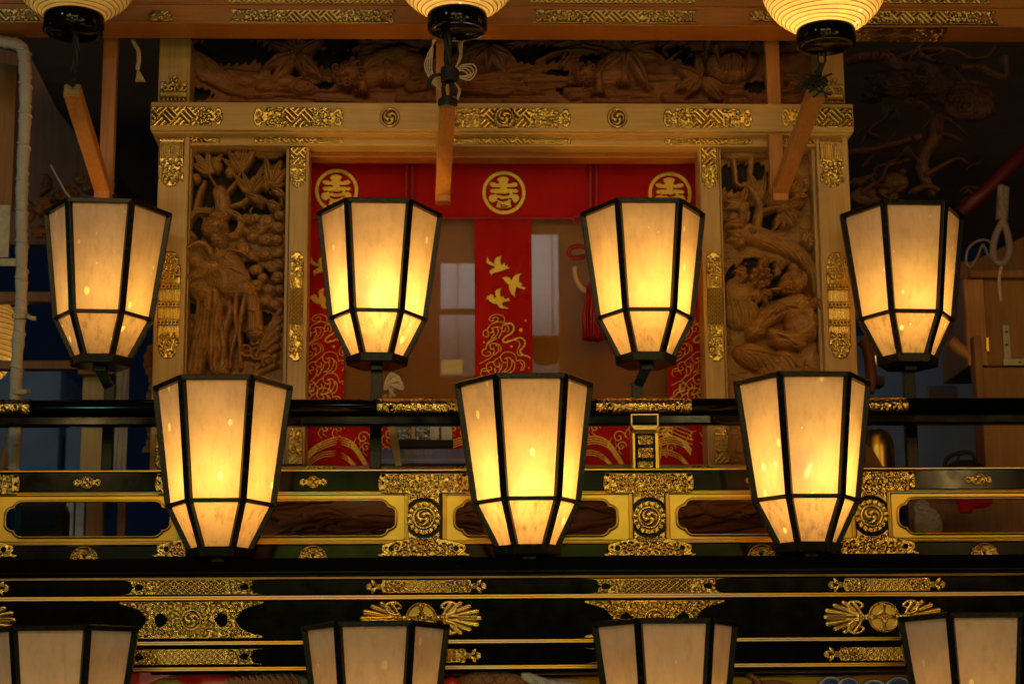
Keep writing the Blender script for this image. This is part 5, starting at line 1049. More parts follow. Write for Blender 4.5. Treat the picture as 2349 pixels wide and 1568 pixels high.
for fn, x, y, w_, h_, yo, args in [(fishtail, 272, 1327, 335, 38, .0095, (1,)), (finial, 838, 1326, 280, 36, .0095, (2,)), (fishtail, 1343, 1324, 328, 38, .0095, (3,)), (finial, 1898, 1322, 273, 36, .0095, (4,)), (finial, -250, 1331, 273, 36, .0095, (5,)),
        (fishtail, 272, 1377, 333, 88, .0135, (6, True)), (foliage, 826, 1371, 280, 92, .0135, (7,)), (fishtail, 1340, 1374, 324, 89, .0135, (8, True)), (foliage, 1888, 1368, 276, 92, .0135, (9,)), (foliage, -242, 1376, 280, 92, .0135, (10,)),
        (fishtail, 272, 1486, 335, 39, .0115, (11, False, 's')), (finial, 826, 1485, 280, 37, .0115, (12,)), (fishtail, 1340, 1483, 326, 38, .0115, (13,)), (finial, 1888, 1480, 276, 37, .0115, (14,))]:
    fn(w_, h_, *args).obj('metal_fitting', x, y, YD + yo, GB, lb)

# ================================================================== carvings below the beam
YW = 4.535
t = boxpx('backing_board', -150, 1549, 2500, 1700, YW + .06, .05, M['gold_smooth']); tag(t, 'dull gold board behind the carvings at the bottom edge', 'board')
R = Relief(330, 90, True, 10); R.H += 6 * np.sin(R.xx * .045) + 5 * np.cos(R.yy * .05 + R.xx * .02); R.M &= ~((R.yy > 24 + 10 * np.sin(R.xx * .05)) & (R.xx < 150)); t = R.obj('red_drapery', 290, 1540, YW, M['redlac'], None, floor=-8); tag(t, 'red lacquered carved drapery at the bottom left under the beam', 'carving')
for x_, w_r, lb_ in ((1010, 50, 'small red lacquered carved cloth at the bottom edge beside the brown scaled creature'), (1375, 60, 'red brown carved drapery tip at the bottom edge left of the third bottom lantern')):
    Q = Relief(w_r, 60, False, 3); Q.blob(w_r / 2, 40, w_r * .5, 34, 12, base=3, mask=True); t = Q.obj('red_drapery', x_, 1544, YW - .03, M['redlac'], None, floor=-4); tag(t, lb_, 'carving')
def scales(w_, h_, p, sd, ax=0.55):
    R = Relief(w_, h_, False, 2); rg = random.Random(sd)
    R.blob(w_ * .5, h_ * ax, w_ * .52, h_ * .6, 22, base=2, mask=True)
    for j in range(int(h_ / (p * .6)) + 1):
        for i in range(int(w_ / p) + 2):
            x = i * p + (j % 2) * p / 2; y = j * p * .6
            R.groove([(x + p * .5 * math.cos(t), y + p * .55 * math.sin(t)) for t in np.linspace(0, math.pi, 8)], 1.5, 2.5, 0)
            for s_ in (-.2, .2): R.groove([(x + s_ * p, y), (x + s_ * p, y + p * .35)], .8, 1.0, 0)
    return R
t = thing('dragon_carving', P(620, 1600, YW), 'grey scaled dragon body with pointed fins at the bottom edge left of centre', 'carving')
R = scales(180, 90, 24, 1); R.obj('body', 545, 1541, YW - .02, M['scale'], t, floor=-10)
R = Relief(170, 46, False, 2)
for k in range(11): R.leaf(10 + k * 15, 44, 140 + k * -2, 46, 7, 8, base=3, mask=True)
R.obj('fin', 528, 1534, YW - .045, M['brownscale'], t, floor=-4)
t = thing('carved_creature', P(1090, 1600, YW), 'brown scaled carved creature at the bottom edge near the centre', 'carving')
R = scales(190, 90, 26, 3); R.obj('body', 1030, 1538, YW - .02, M['brownscale'], t, floor=-10)
R = Relief(210, 50, False, 2)
R.tube([(10, 8), (60, 30), (120, 40), (200, 58)], 12, 14, r1=22, base=4, mask=True)
for k in range(7): R.groove([(20 + k * 25, 4), (40 + k * 25, 30), (70 + k * 22, 48)], 1.6, 2.5)
R.obj('wing', 1195, 1540, YW - .03, M['foam'], t, floor=-4)
t = thing('shell_carving', P(1760, 1600, YW), 'brown domed carved shell with spirals at the bottom edge right of centre', 'carving')
R = scales(200, 110, 20, 5, .75)
R.tube([(0, 75), (30, 60), (62, 50), (66, 22), (50, 8)], 9, 30, base=6, mask=True)
for cx in (18, 48): R.ridge(spiral(cx, 22, 15, 2.2, 0, 1, 24), 1.4, 4, 0)
R.obj('shell', 1670, 1541, YW - .03, M['brownscale'], t, floor=-6)
t = thing('wave_carving', P(1980, 1600, YW), 'blue painted carved waves with pale crests at the bottom edge on the right', 'carving')
for k, (x, r) in enumerate(((1905, 38), (1945, 34), (2005, 42), (2060, 40), (2130, 42), (2210, 40), (2290, 42))):
    R = Relief(2 * r + 6, 2 * r + 6, False, 2); R.tube(spiral(r + 3, r + 3, r * .8, 1.5, math.pi, 1, 20), r * .24, 16, r1=r * .1, base=4, mask=True)
    R.blob(r + 3, r + 3, r * .8, r * .8, 6, base=1, mask=True)
    R.obj('wave', x - r, 1541 + (k % 3) * 3, YW - .02, M['wave'], t, floor=-4)
    R = Relief(2 * r + 6, 2 * r + 6, False, 2); R.tube(spiral(r + 3, r + 3, r * .92, .5, math.pi * 1.05, 1, 12, .6), r * .10, 6, r1=r * .05, base=16, mask=True); R.obj('crest', x - r, 1541 + (k % 3) * 3, YW - .024, M['foam'], t, floor=8)

# ================================================================== eave beam
YE = 4.86
eb = thing('eave_beam', P(1174, 62, YE), 'amber wooden eave beam with long gilded plates across the top', 'beam')
zE = P(1174, 58, YE).z
MB().box(P(-200, 0, YE).x, P(2560, 0, YE).x, YE, YE + .115, zE, zE + .30, .003).obj('beam', M['beamwood'], eb)
boxpx('moulding', -200, 54, 2560, 57.5, YE - .006, .01, M['beamwood'], eb, .001); boxpx('moulding', -200, 10, 2560, 13, YE - .006, .01, M['beamwood'], eb, .001)
def eplate(xa, xb, ya, yb, sd):
    w_, h_ = xb - xa, yb - ya; R = Relief(w_, h_, False, 3)
    R.M |= (np.abs(R.xx - w_ / 2) < w_ / 2 - 14 + 14 * np.abs(R.yy - h_ * .45) / (h_ * .55)); c = w_ / 2
    fret(R, c - 60, 3, c + 60, h_ - 3, 4.6, 2.2); scrolls(R, 6, 3, c - 62, h_ - 3, sd, 8, 2.0); scrolls(R, c + 62, 3, w_ - 6, h_ - 3, sd + 1, 8, 2.0)
    for sx in (-1, 1): R.cut(c + sx * (c - 30), h_ / 2, 8, 6)
    R.ridge([(0, h_ - 2), (w_, h_ - 2)], 1.5, 2, 0)
    R.bevel(2, 1).obj('metal_fitting', xa, ya, YE - .001, M['gold_old'], eb)
for xa, xb, dy in ((-190, 98, -2), (523, 912, 0), (1217, 1602, 1), (1925, 2290, 3)): eplate(xa, xb, 22 + dy, 55 + dy, int(xa)); 
for xa, xb in ((523, 905), (1217, 1595), (1970, 2270)):
    R = Relief(xb - xa, 12, True, 3); fret(R, 2, 0, xb - xa - 2, 11, 4); R.bevel(1, 1).obj('metal_fitting', xa, -3, YE - .001, M['gold_old'], eb)
for x in (366, 1745):
    R = Relief(74, 26, False, 2); rg = random.Random(int(x))
    for q in range(0, 181, 22): R.leaf(37, 20, q, 34, 6, 5, base=2, mask=True)
    R.blob(37, 14, 14, 9, 7, base=2, mask=True); scrolls(R, 8, 6, 66, 24, 3, 6, 1.5); R.obj('metal_fitting', x - 35, 26, YE - .001, M['gold_old'], eb)
# plates on the underside of the beam
for xa, xb in ((1935, 2190),):
    s_ = S(YE); n = int(xb - xa); R = Relief(n, 96, True, 2); fret(R, 8, 4, n - 8, 92, 6.5, 2.4); scrolls(R, 4, 4, n * .28, 92, 3, 10, 2); scrolls(R, n * .72, 4, n - 4, 92, 4, 10, 2)
    X0 = P(xa, 75, YE).x; vs = [(X0 + i * s_, YE + .006 + j * .00107, zE - .0006 - R.H[j, i] * s_ * .8) for j in range(97) for i in range(n + 1)]
    mesh_obj('metal_fitting', vs, [(j * (n + 1) + i, j * (n + 1) + i + 1, (j + 1) * (n + 1) + i + 1, (j + 1) * (n + 1) + i) for j in range(96) for i in range(n)], M['gold_old'], eb, True)

# ================================================================== lantern brackets (upright batten with forward arm)
def bracket(xt, xb, yb, label, xe, ye):
    t = thing('hanging_bracket', P(xb, yb, 5.03), label, 'bracket', 'wooden lantern hanging brackets')
    Yb = 5.00; a = P(xb, yb, Yb); top = Vector((a.x, Yb, zE + .1)); s_ = S(Yb)
    MB().bar(a + Vector((0, .02, 0.01)), top + Vector((0, .02, 0)), .038, .032, (0, -1, 0), .002).obj('batten', M['batten'], t)
    e = P(xe, ye + 12, 4.57); b0 = Vector((a.x, Yb - .02, a.z + .005)); e.x = a.x + (e.x - a.x)
    d = (e - b0).normalized()
    MB().bar(b0, e, .040, .036, (0, -d.z, d.y), .002).obj('arm', M['batten'], t)
    MB().bar(e - d * .0005, e + d * .003, .036, .032, (0, -d.z, d.y), .001).obj('end_face', M['endgrain'], t)
    mb = MB(); mb.box(b0.x - .0205, b0.x + .0205, b0.y - .025, b0.y + .02, b0.z - .028, b0.z + .01, .002).obj('foot_block', M['batten'], t)
    return e
E1 = bracket(262, 240, 445, 'leftmost wooden hanging bracket above the upper left lantern', 165, 195)
E2 = bracket(1020, 1016, 452, 'middle wooden hanging bracket with black cord and white strings', 1027, 222)
E3 = bracket(1765, 1785, 450, 'rightmost wooden hanging bracket in front of the right carved panel', 1872, 200)

# ================================================================== round paper lanterns
def globe(cx, capy, Y, label, power, capw=70, dark=False, scale=1.0):
    """cx, capy: centre x and y of the cap's top rim front, in picture units"""
    s_ = S(Y); z0 = P(cx, capy, Y - capw * s_).z; X = P(cx, capy, Y).x; r = capw * s_; H = 42 * s_
    t = thing('paper_lantern', (X, Y, z0 - H), label, 'paper lantern', 'round paper lanterns along the top')
    c = (X, Y, z0)
    MB().lathe([(0.001, -H + .004), (r * .78, -H + .004), (r * .80, -H), (r * .97, -H), (r, -H + .004), (r * 1.0, -.004), (r * .98, 0), (r * .93, 0), (r * .92, -.006)], c, 48).obj('cap', M['black'], t, True)
    prof = []; R0 = .158 * scale; zc_ = z0 + math.sqrt(R0 ** 2 - (r * .93) ** 2) * .86; n = 150
    a0 = -math.acos(r * .93 / R0); rb = 17
    for i in range(n + 1):
        a = a0 + (-a0 * 2) * i / n; rr = R0 * math.cos(a) - .0028 * (0.5 + .5 * math.cos(2 * math.pi * i / n * rb * 1.6)) ** 1.5; prof.append((rr, zc_ - z0 + R0 * .86 * math.sin(a)))
    shd = MB().lathe(prof, c, 64).obj('shade', M['globe'], t, True)
    mb = MB()
    for k in range(int(rb * 1.6) + 1):
        i = k / (rb * 1.6); a = a0 + (-a0 * 2) * i; rr = R0 * math.cos(a) - .0016; zz = zc_ + R0 * .86 * math.sin(a)
        mb.tube([(X + rr * math.cos(q), Y + rr * math.sin(q), zz + .0012 * math.sin(q * 3 + k)) for q in [2 * math.pi * j / 40 for j in range(40)]], .0011, 5, closed=True)
    mb.obj('rib', M['oldbox'], shd, True)
    ztop = zc_ + (zc_ - z0)
    MB().lathe([(r * .9, 0), (r * 1.0, .003), (r * 1.0, .04), (r * .2, .045), (.001, .045)], (X, Y, ztop), 40).obj('cap', M['black'], t, True)
    l = bpy.data.lights.new('bulb', 'POINT'); l.energy = power * .55; l.color = (1.0, .60, .14); l.shadow_soft_size = .022
    lo = bpy.data.objects.new('bulb', l); COL.objects.link(lo); lo.location = (X - .01, Y, z0 + .075); adopt(lo, t)
    return t
globe(171, 12, 4.50, 'unlit looking round paper lantern with black cap at top left', 0.55, 71)
globe(1049, 8, 4.50, 'round paper lantern with black cap at the top centre', 1.6, 71)
globe(1893, 44, 4.50, 'glowing round paper lantern with black cap at top right', 3.2, 70)
globe(-112, 886, 5.6, 'blurred ribbed paper lantern cut by the left edge behind the white pole', 2.0, 50, scale=1.25)

# ---- cords
def wob(pts, n, amp, seed):
    rg = random.Random(seed); q = smooth_path(pts, n)
    return [p + Vector((rg.uniform(-amp, amp), rg.uniform(-amp, amp), rg.uniform(-amp, amp))) for p in q]
def braid(mb, pts, r, seed=0):
    q = smooth_path(pts, 10); L = 0
    for s_ in range(3):
        out = []; L = 0
        for i, p in enumerate(q):
            if i: L += (q[i] - q[i - 1]).length
            a = L / (r * 5.0) * 2 + s_ * 2.094; out.append(p + Vector((math.cos(a) * r * .55, math.sin(a) * r * .55, 0)))
        mb.tube(out, r * .6, 6)
YK = 4.52
t = thing('black_cord', P(1027, 230, YK), 'black braided cord knotted from the centre paper lantern to its bracket', 'cord')
mb = MB(); braid(mb, [P(1026, 62, YK), P(1027, 100, YK), P(1028, 160, YK)], .010); kc = mb.obj('cord', M['blackcord'], t, True)
mb = MB()
for k in range(5): mb.tube(smooth_path([P(1015, 158 + k * 6, YK - .01), P(1030, 154 + k * 6, YK - .024), P(1048, 164 + k * 4, YK - .01), P(1030, 172 + k * 4, YK + .012), P(1014, 160 + k * 6, YK)], 5), .0062, 6)
mb.obj('knot', M['blackcord'], kc, True)
mb = MB(); braid(mb, [P(1020, 185, YK), P(1017, 210, YK), P(1024, 232, YK - .005)], .0055); braid(mb, [P(1034, 185, YK), P(1036, 212, YK), P(1032, 232, YK)], .0055); braid(mb, [P(1014, 170, YK), P(992, 176, YK), P(984, 192, YK), P(982, 206, YK)], .0055)
for k in range(3): mb.tube(smooth_path([P(1008, 232 + k * 4, YK - .02), P(1026, 224 + k * 5, YK - .04), P(1046, 232 + k * 4, YK - .015)], 6), .006, 6)
mb.obj('cord_end', M['blackcord'], t, True)
ws = MB(); YS = 4.60
for k in range(4): ws.tube(wob([P(999 - k * 2, 92, YS), P(980 + k * 4, 130, YS), P(975 + k * 5, 158, YS), P(994 + k * 3, 192, YS), P(1012, 208, YS)], 6, .0006, k), .0021, 5)
for k in range(3): ws.tube(wob([P(1060 - k * 4, 92, YS), P(1058 - k * 2, 130, YS), P(1042, 162, YS)], 6, .0006, k + 20), .0021, 5)
for k in range(4): ws.tube(wob([P(1038, 168, YS), P(1056 - k * 2, 152 + k * 4, YS), P(1084 - k * 7, 148 + k * 5, YS), P(1092 - k * 6, 164 + k * 3, YS), P(1076 - k * 7, 184 - k * 3, YS), P(1040, 172, YS)], 6, .0006, k + 40), .0021, 5)
for k in range(4): ws.tube(wob([P(1040, 186, YS), P(1052 + k, 206, YS), P(1047 + k, 230, YS)], 6, .0005, k + 60), .0022, 5)
t = ws.obj('white_string', M['string'], None, True); tag(t, 'bundle of looped white strings hanging behind the central black cord', 'string')
t = thing('black_cord', P(1872, 205, 4.55), 'frayed black cord with ring between the right paper lantern and its bracket', 'cord')
mb = MB(); YK = 4.5; mb.tube(smooth_path([P(1881, 122, YK), P(1876, 134, YK), P(1880, 146, YK), P(1890, 146, YK), P(1893, 134, YK), P(1887, 122, YK)], 5), .0035, 6); mb.obj('ring', M['blackcord'], t, True)
mb = MB(); braid(mb, [P(1884, 150, YK), P(1878, 172, YK), P(1870, 196, YK), P(1866, 205, YK)], .007); rg = random.Random(3)
for k in range(26): mb.tube(smooth_path([P(1868, 190, YK), P(1868 + rg.uniform(-30, 30), 185 + rg.uniform(-14, 14), YK - .01), P(1866 + rg.uniform(-46, 44), 190 + rg.uniform(-26, 34), YK - rg.uniform(-.02, .03))], 4), .0026, 5)
mb.obj('frayed_knot', M['blackcord'], t, True)
t = thing('black_cord', P(170, 198, 4.55), 'black cord hanging from the left paper lantern to its bracket', 'cord')
mb = MB(); braid(mb, [P(172, 70, 4.5), P(176, 120, 4.5), P(168, 160, 4.5), P(166, 196, 4.55)], .008); mb.obj('cord', M['blackcord'], t, True)
mb = MB(); braid(mb, [P(304, 92, 5.0), P(318, 122, 5.0), P(316, 160, 5.0)], .006)
for k in range(5): mb.tube([P(316, 158, 5), P(314 + k * 3, 176, 5), P(312 + k * 5, 188, 5)], .002, 5)
t = mb.obj('loose_string', M['string'], None, True); tag(t, 'short loose white string end hanging under the eave at upper left', 'string')

# ================================================================== six sided standing lanterns
def hexring(R_, z, a0=0): return [Vector((R_ * math.sin(rad(-30 + 60 * k)), -R_ * math.cos(rad(-30 + 60 * k)), z)) for k in range(6)]
HB, HM, HT = .021, .1235, .4055; RB, RM, RT = .0755, .1235, .160
def make_lantern(label):
    t = thing('hexagonal_lantern', (0, 0, 0), label, 'lantern', 'six sided black framed paper lanterns')
    A, B, C = hexring(RB - .003, HB), hexring(RM, HM), hexring(RT, HT)
    mb = MB()
    for k in range(6):
        out = Vector((A[k].x, A[k].y, 0)); kk = (k + 1) % 6
        mb.bar(A[k], B[k], .0155, .013, out); mb.bar(B[k], C[k], .0165, .014, out)
        for ring, w1, w2 in ((B, .010, .012), (C, .0125, .016)):
            o2 = (ring[k] + ring[kk]) / 2; o2.z = 0; mb.bar(ring[k], ring[kk], w2, w1, o2) if False else mb.bar(ring[k], ring[kk], w1, w2, o2)
    fr_ = mb.obj('frame', M['frame'], t, recenter=False)
    for k in range(6):
        kk = (k + 1) % 6
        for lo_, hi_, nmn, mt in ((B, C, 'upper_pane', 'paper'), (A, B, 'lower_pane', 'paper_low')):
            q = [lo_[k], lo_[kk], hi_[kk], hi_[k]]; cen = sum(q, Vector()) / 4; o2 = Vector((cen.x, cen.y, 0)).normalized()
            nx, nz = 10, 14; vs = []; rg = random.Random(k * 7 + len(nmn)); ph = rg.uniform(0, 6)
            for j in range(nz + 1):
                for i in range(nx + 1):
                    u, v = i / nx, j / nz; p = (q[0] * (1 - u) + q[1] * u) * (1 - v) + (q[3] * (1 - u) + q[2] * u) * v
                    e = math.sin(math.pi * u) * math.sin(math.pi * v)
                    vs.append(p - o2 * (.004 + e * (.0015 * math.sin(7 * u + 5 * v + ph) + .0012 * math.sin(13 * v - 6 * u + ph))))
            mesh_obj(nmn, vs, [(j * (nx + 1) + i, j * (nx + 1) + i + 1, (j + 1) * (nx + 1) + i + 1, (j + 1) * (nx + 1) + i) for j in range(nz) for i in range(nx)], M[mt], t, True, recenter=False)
    v0 = hexring(RB + .004, 0); v1 = hexring(RB + .006, HB); v2 = hexring(RB - .012, HB + .001); v3 = hexring(RB + .002, -.003)
    vs = v0 + v1 + v2 + v3; f = [(k, (k + 1) % 6, 6 + (k + 1) % 6, 6 + k) for k in range(6)] + [(6 + k, 6 + (k + 1) % 6, 12 + (k + 1) % 6, 12 + k) for k in range(6)] + [tuple(12 + k for k in range(6))] + [(18 + k, 18 + (k + 1) % 6, (k + 1) % 6, k) for k in range(6)] + [tuple(18 + k for k in range(6))[::-1]]
    mesh_obj('base', vs, f, M['frame'], t, recenter=False)
    return t
def copy_lantern(src, label):
    r = src.copy(); COL.objects.link(r); r['label'] = label
    for ch in list(src.children):
        if ch.type == 'LIGHT' or ch.name.startswith(('stem', 'flame')): continue
        c = ch.copy(); COL.objects.link(c); c.parent = r
    return r
first = [None]
def lantern(cx, yfront, Y, rz, bulb, label, power, stem):
    if first[0] is None: t = make_lantern(label); first[0] = t
    else: t = copy_lantern(first[0], label)
    p = P(cx, yfront, Y - RT * .866); c = P(cx, yfront + 8, Y)
    t.location = (c.x, Y, p.z - HT); t.rotation_euler = (0, 0, rad(rz))
    for dz, k in ((0, .54), (.085, .15)):
        l = bpy.data.lights.new('bulb', 'POINT'); l.energy = power * k * 1.06; l.color = (1.0, .545, .075); l.shadow_soft_size = .014
        lo_ = bpy.data.objects.new('bulb', l); COL.objects.link(lo_); lo_.parent = t; lo_.location = (bulb[0], bulb[1] - .012, bulb[2] + dz)
    if cx in (867, 1206, 1838):
        fo = MB().lathe([(.0005, -.014), (.006, -.009), (.0085, 0), (.006, .012), (.0025, .026), (.0003, .034)], (0, 0, 0), 10).obj('flame', M['flame'], None, True, recenter=False); fo.scale = {867: (.8, .8, 1.5), 1206: (.55, .55, .7), 1838: (1.0, .8, 1.0)}[cx]
        fo.parent = t; fo.location = (bulb[0] - .012, bulb[1] - .035, bulb[2] + .005); fo.rotation_euler = (rad(4), rad({867: 2, 1206: 9, 1838: 24}[cx]), 0)
    t.rotation_euler = (rad(.8 * math.sin(cx * 1.7)), rad(.7 * math.sin(cx * 2.9 + 1)), rad(rz))
    sh = MB()
    if stem == 'bent_left' or stem == 'bent_right':
        s_ = 1 if stem == 'bent_right' else -1
        sh.box(-.017, .017, -.03, .005, -.018, -.003, .002); sh.bar(Vector((-.0, -.012, -.010)), Vector((s_ * .026, 0, -.062)), .026, .022, (0, -1, 0)); sh.bar(Vector((s_ * .026, 0, -.05)), Vector((s_ * .026, 0, -.27)), .028, .024, (0, -1, 0))
    elif stem == 'straight':
        sh.box(-.016, .016, -.035, .008, -.018, -.003, .002); sh.bar(Vector((-.0, .0, -.010)), Vector((0, 0, -.27)), .030, .026, (0, -1, 0))
    else:
        sh.box(-.016, .016, -.045, -.01, -.014, -.003, .002); sh.bar(Vector((0, -.02, -.006)), Vector((0, -.03, -.032)), .026, .010, (0, -1, 0)); sh.bar(Vector((0, -.0, -.004)), Vector((0, 0, -.05 if stem == 'short' else -.16)), .024, .02, (0, -1, 0))
    so = sh.obj('stem', M['frame'], None, recenter=False); so.parent = t
    return t
LS = []
lantern(867, 460, 4.89, 1.0, (.005, .0, .155), 'second upper lantern from the left, in front of the red curtain, brightest flame', 3.6, 'straight')
lantern(245, 460, 4.89, 1.6, (.02, .0, .16), 'leftmost upper lantern, dimmer paper spotted with pale round stains', 1.25, 'bent_right')
lantern(1474, 460, 4.89, 0.6, (.01, .0, .17), 'third upper lantern from the left, standing above the gilded rail sleeve', 3.2, 'bent_left')
lantern(2065, 465, 4.89, -0.4, (.01, .0, .15), 'rightmost upper lantern, against the dark carving and blue wall', 1.8, 'straight')
lantern(513, 866, 4.51, .5, (.0, .0, .18), 'left lantern of the middle row, standing on the black ledge', 2.5, 'short')
lantern(1206, 861, 4.51, 4.0, (.0, .0, .16), 'central lantern of the middle row with strong yellow glow and teal edge', 3.6, 'short')
lantern(1838, 857, 4.51, 1.0, (.01, .0, .18), 'right lantern of the middle row with drips on its paper', 2.9, 'short')
lantern(149, 1437, 4.33, -.4, (.0, .0, .12), 'leftmost bottom row lantern cut by the left corner, pale unlit top', .70, 'long')
lantern(864, 1431, 4.33, 1.0, (.0, .0, .13), 'second bottom row lantern from the left, pale paper with a drip', .95, 'long')
lantern(1525, 1424, 4.33, 2.2, (.0, .0, .13), 'third bottom row lantern from the left, below the fishtail gold plate', 1.0, 'long')
lantern(2228, 1411, 4.33, -1.6, (.0, .0, .13), 'rightmost bottom row lantern cut by the right corner', .95, 'long')

# ================================================================== left side things
t = thing('wrapped_pole', P(40, 1078, 4.95), 'white cloth wrapped pole standing at the left edge', 'pole')
q = smooth_path([P(-30, 90, 4.95), P(10, 96, 4.95), P(48, 108, 4.95), P(57, 150, 4.95), P(58, 260, 4.95), P(51, 420, 4.95), P(50, 560, 4.95), P(48, 700, 4.95), P(38, 850, 4.95), P(32, 1100, 4.95)], 14)
mb = MB(); rs = [(.0172 - .002 * i / len(q)) * (1 + .07 * math.sin(i * .9) + .04 * math.sin(i * 2.3)) for i in range(len(q))]; mb.tube(q, rs, 16); mb.obj('pole', M['white'], t, True)
mb = MB(); out = []; L = 0
for i in range(1, len(q)):
    for k in range(6):
        p = q[i - 1].lerp(q[i], k / 6); L += (q[i] - q[i - 1]).length / 6; a = L / .030 * 2 * math.pi + 1.2 * math.sin(L * 23); r = rs[i] - .0014 + .0012 * math.sin(L * 71); out.append(p + Vector((math.cos(a) * r, math.sin(a) * r, 0)))
mb.tube(out, .0034, 6).obj('wrapping_fold', M['white'], t, True)
for y in (722, 745 + 150):
    mb = MB()
    for k in range(3): mb.tube([P(48, y + k * 3, 4.95) + Vector((math.cos(a) * .020, math.sin(a) * .020, math.sin(a) * .004)) for a in [j * .5 for j in range(13)]], .0035, 6, closed=False)
    if y < 800: mb.tube([P(60, 724, 4.92), P(74, 730, 4.90), P(82, 730, 4.9)], .006, 6)
    mb.obj('tie', M['string'], t, True)
t = MB().tube(smooth_path([P(36, 960, 5.3), P(32, 1000, 5.3), P(20, 1040, 5.3), P(2, 1090, 5.3)], 8), .022, 10).obj('straw_rope', M['rope_old'], None, True); tag(t, 'brown straw rope slanting behind the rail at the left edge', 'rope')
for a, b_, c, d, Y, lbl in ((-60, 668, 125, 692, 5.35, 'upper horizontal wooden rail behind the wrapped pole'), (-60, 826, 212, 846, 5.35, 'lower horizontal wooden rail behind the wrapped pole')):
    t = boxpx('wooden_rail', a, b_, c, d, Y, .04, M['brownwood'], None); tag(t, lbl, 'rail', 'wooden rails at the left edge')
t = boxpx('wooden_post', 186, 850, 238, 1110, 5.4, .06, M['hinoki_v'], None); tag(t, 'pale yellow wooden post behind the stem of the leftmost lantern', 'post')
t = boxpx('wooden_block', 178, 832, 262, 858, 5.36, .1, M['brownwood'], None); tag(t, 'short brown wooden block on top of the pale yellow post', 'block')
R = Relief(30, 330, True, 3); R.H += 3 * np.sin(R.xx * .5 + .02 * R.yy); t = R.obj('cloth_strip', 264, 780, 5.3, M['white'], None); tag(t, 'narrow white cloth strip hanging right of the leftmost lantern stem', 'cloth')
# side wall panels at upper left
def plate_poly(name, pts, Y, depth, mat, label, cat, **k):
    n = len(pts); v = [P(x, y, Y) for x, y in pts]; v2 = [a + Vector((0, depth, 0)) for a in v]
    o = mesh_obj(name, v + v2, [tuple(range(n))[::-1], tuple(range(n, 2 * n))] + [(i, (i + 1) % n, n + (i + 1) % n, n + i) for i in range(n)], mat); return tag(o, label, cat, **k)
plate_poly('side_board', [(-60, 95), (70, 130), (130, 250), (215, 360), (275, 460), (290, 530), (150, 560), (-60, 560)], 6.0, .04, M['brownwood'], 'brown wooden side board with a slanting edge behind the wrapped pole', 'board')
plate_poly('side_board', [(-60, 140), (38, 150), (26, 480), (-60, 470)], 5.3, .04, M['oldbox'], 'orange brown upright board at the upper left edge', 'board')
R = Relief(180, 130, False, 2); rg = random.Random(12)
for k in range(26): R.blob(rg.uniform(10, 170), rg.uniform(10, 120), rg.uniform(10, 26), rg.uniform(6, 16), 16, ang=rg.uniform(-60, 60), mask=True)
scrolls(R, 10, 10, 170, 120, 9, 14, 4); t = R.obj('cloud_carving', 90, 400, 5.7, M['darkcarve'], None, floor=-8); tag(t, 'dim brown cloud carving behind the top of the leftmost lantern', 'carving')
R = Relief(110, 90, False, 2)
for k in range(14): R.blob(rg.uniform(10, 100), rg.uniform(10, 80), rg.uniform(10, 22), rg.uniform(8, 16), 14, ang=rg.uniform(-60, 60), mask=True)
scrolls(R, 10, 10, 100, 80, 19, 12, 4); t = R.obj('cloud_carving', 40, 455, 5.6, M['frieze'], None, floor=-8); tag(t, 'small brown carved cloud just right of the wrapped pole', 'carving')
t = thing('steel_angle', P(20, 560, 4.98), 'pale metal angle bracket behind the wrapped pole at left', 'bracket')
boxpx('arm', -10, 470, 22, 700 - 110, 5.25, .006, M['brace'], t, .001); boxpx('arm', -30, 562 + 30, 60, 592 + 18, 5.25, .006, M['brace'], t, .001)
t = MB().tube([P(115, 640 - 0, 5.5), P(118, 640, 5.5), P(175, 690 + 200, 5.5)], .003, 5).obj('wire', M['string'], None) if False else MB().tube([P(116, 648 / 1, 5.5), P(118, 652, 5.5)], .002, 5).obj('wire_end', M['string'], None)
bpy.data.objects.remove(t)
t = MB().tube([P(116, 378, 5.2), P(150, 440, 5.2), P(185, 480, 5.2), P(214, 530, 5.2)], .0028, 6).obj('white_wire', M['string'], None, True); tag(t, 'thin white wire slanting behind the leftmost upper lantern', 'wire')
R = Relief(40, 250, False, 3)
for k in range(14): R.blob(28 - 8 * math.sin(k), 10 + k * 18, 14, 14, 12, mask=True)
t = R.obj('carved_edge', 318, 790, 5.2, M['brownwood'], None, floor=-6); tag(t, 'dark carved edge silhouette left of the doorway post', 'carving')

# ================================================================== right side things
t = thing('tool_cabinet', P(2300, 855, 5.5), 'orange wooden box with metal corner braces at the right edge', 'box')
boxpx('body', 2216, 628, 2470, 840, 5.5, .3, M['oldbox'], t, .004); boxpx('edge_board', 2216, 640, 2262, 838, 5.48, .02, M['batten'], t, .003); boxpx('lid_board', 2225, 618, 2420, 636, 5.47, .3, M['oldbox'], t, .003)
boxpx('corner_brace', 2302, 745, 2318, 838, 5.492, .004, M['brace'], t, .001); boxpx('corner_brace', 2302, 822, 2440, 838, 5.488, .004, M['brace'], t, .001)
for x, y in ((2310, 760), (2310, 790), (2340, 830), (2330 + 40, 830)): boxpx('screw', x - 2, y - 2, x + 2, y + 2, 5.484, .004, M['blackcord'], t, 0)
boxpx('clasp', 2262, 772, 2270, 806, 5.47, .02, M['gold_smooth'], t, .002)
t = boxpx('wooden_post', 2256, 842, 2420, 1110, 5.46, .1, M['oldbox'], None); tag(t, 'pale wooden post under the orange box at the right edge', 'post')
t = boxpx('side_strut', 2238, 770, 2256, 1000 - 60, 5.44, .05, M['oldbox'], None); tag(t, 'narrow wooden strut left of the pale right post', 'strut')
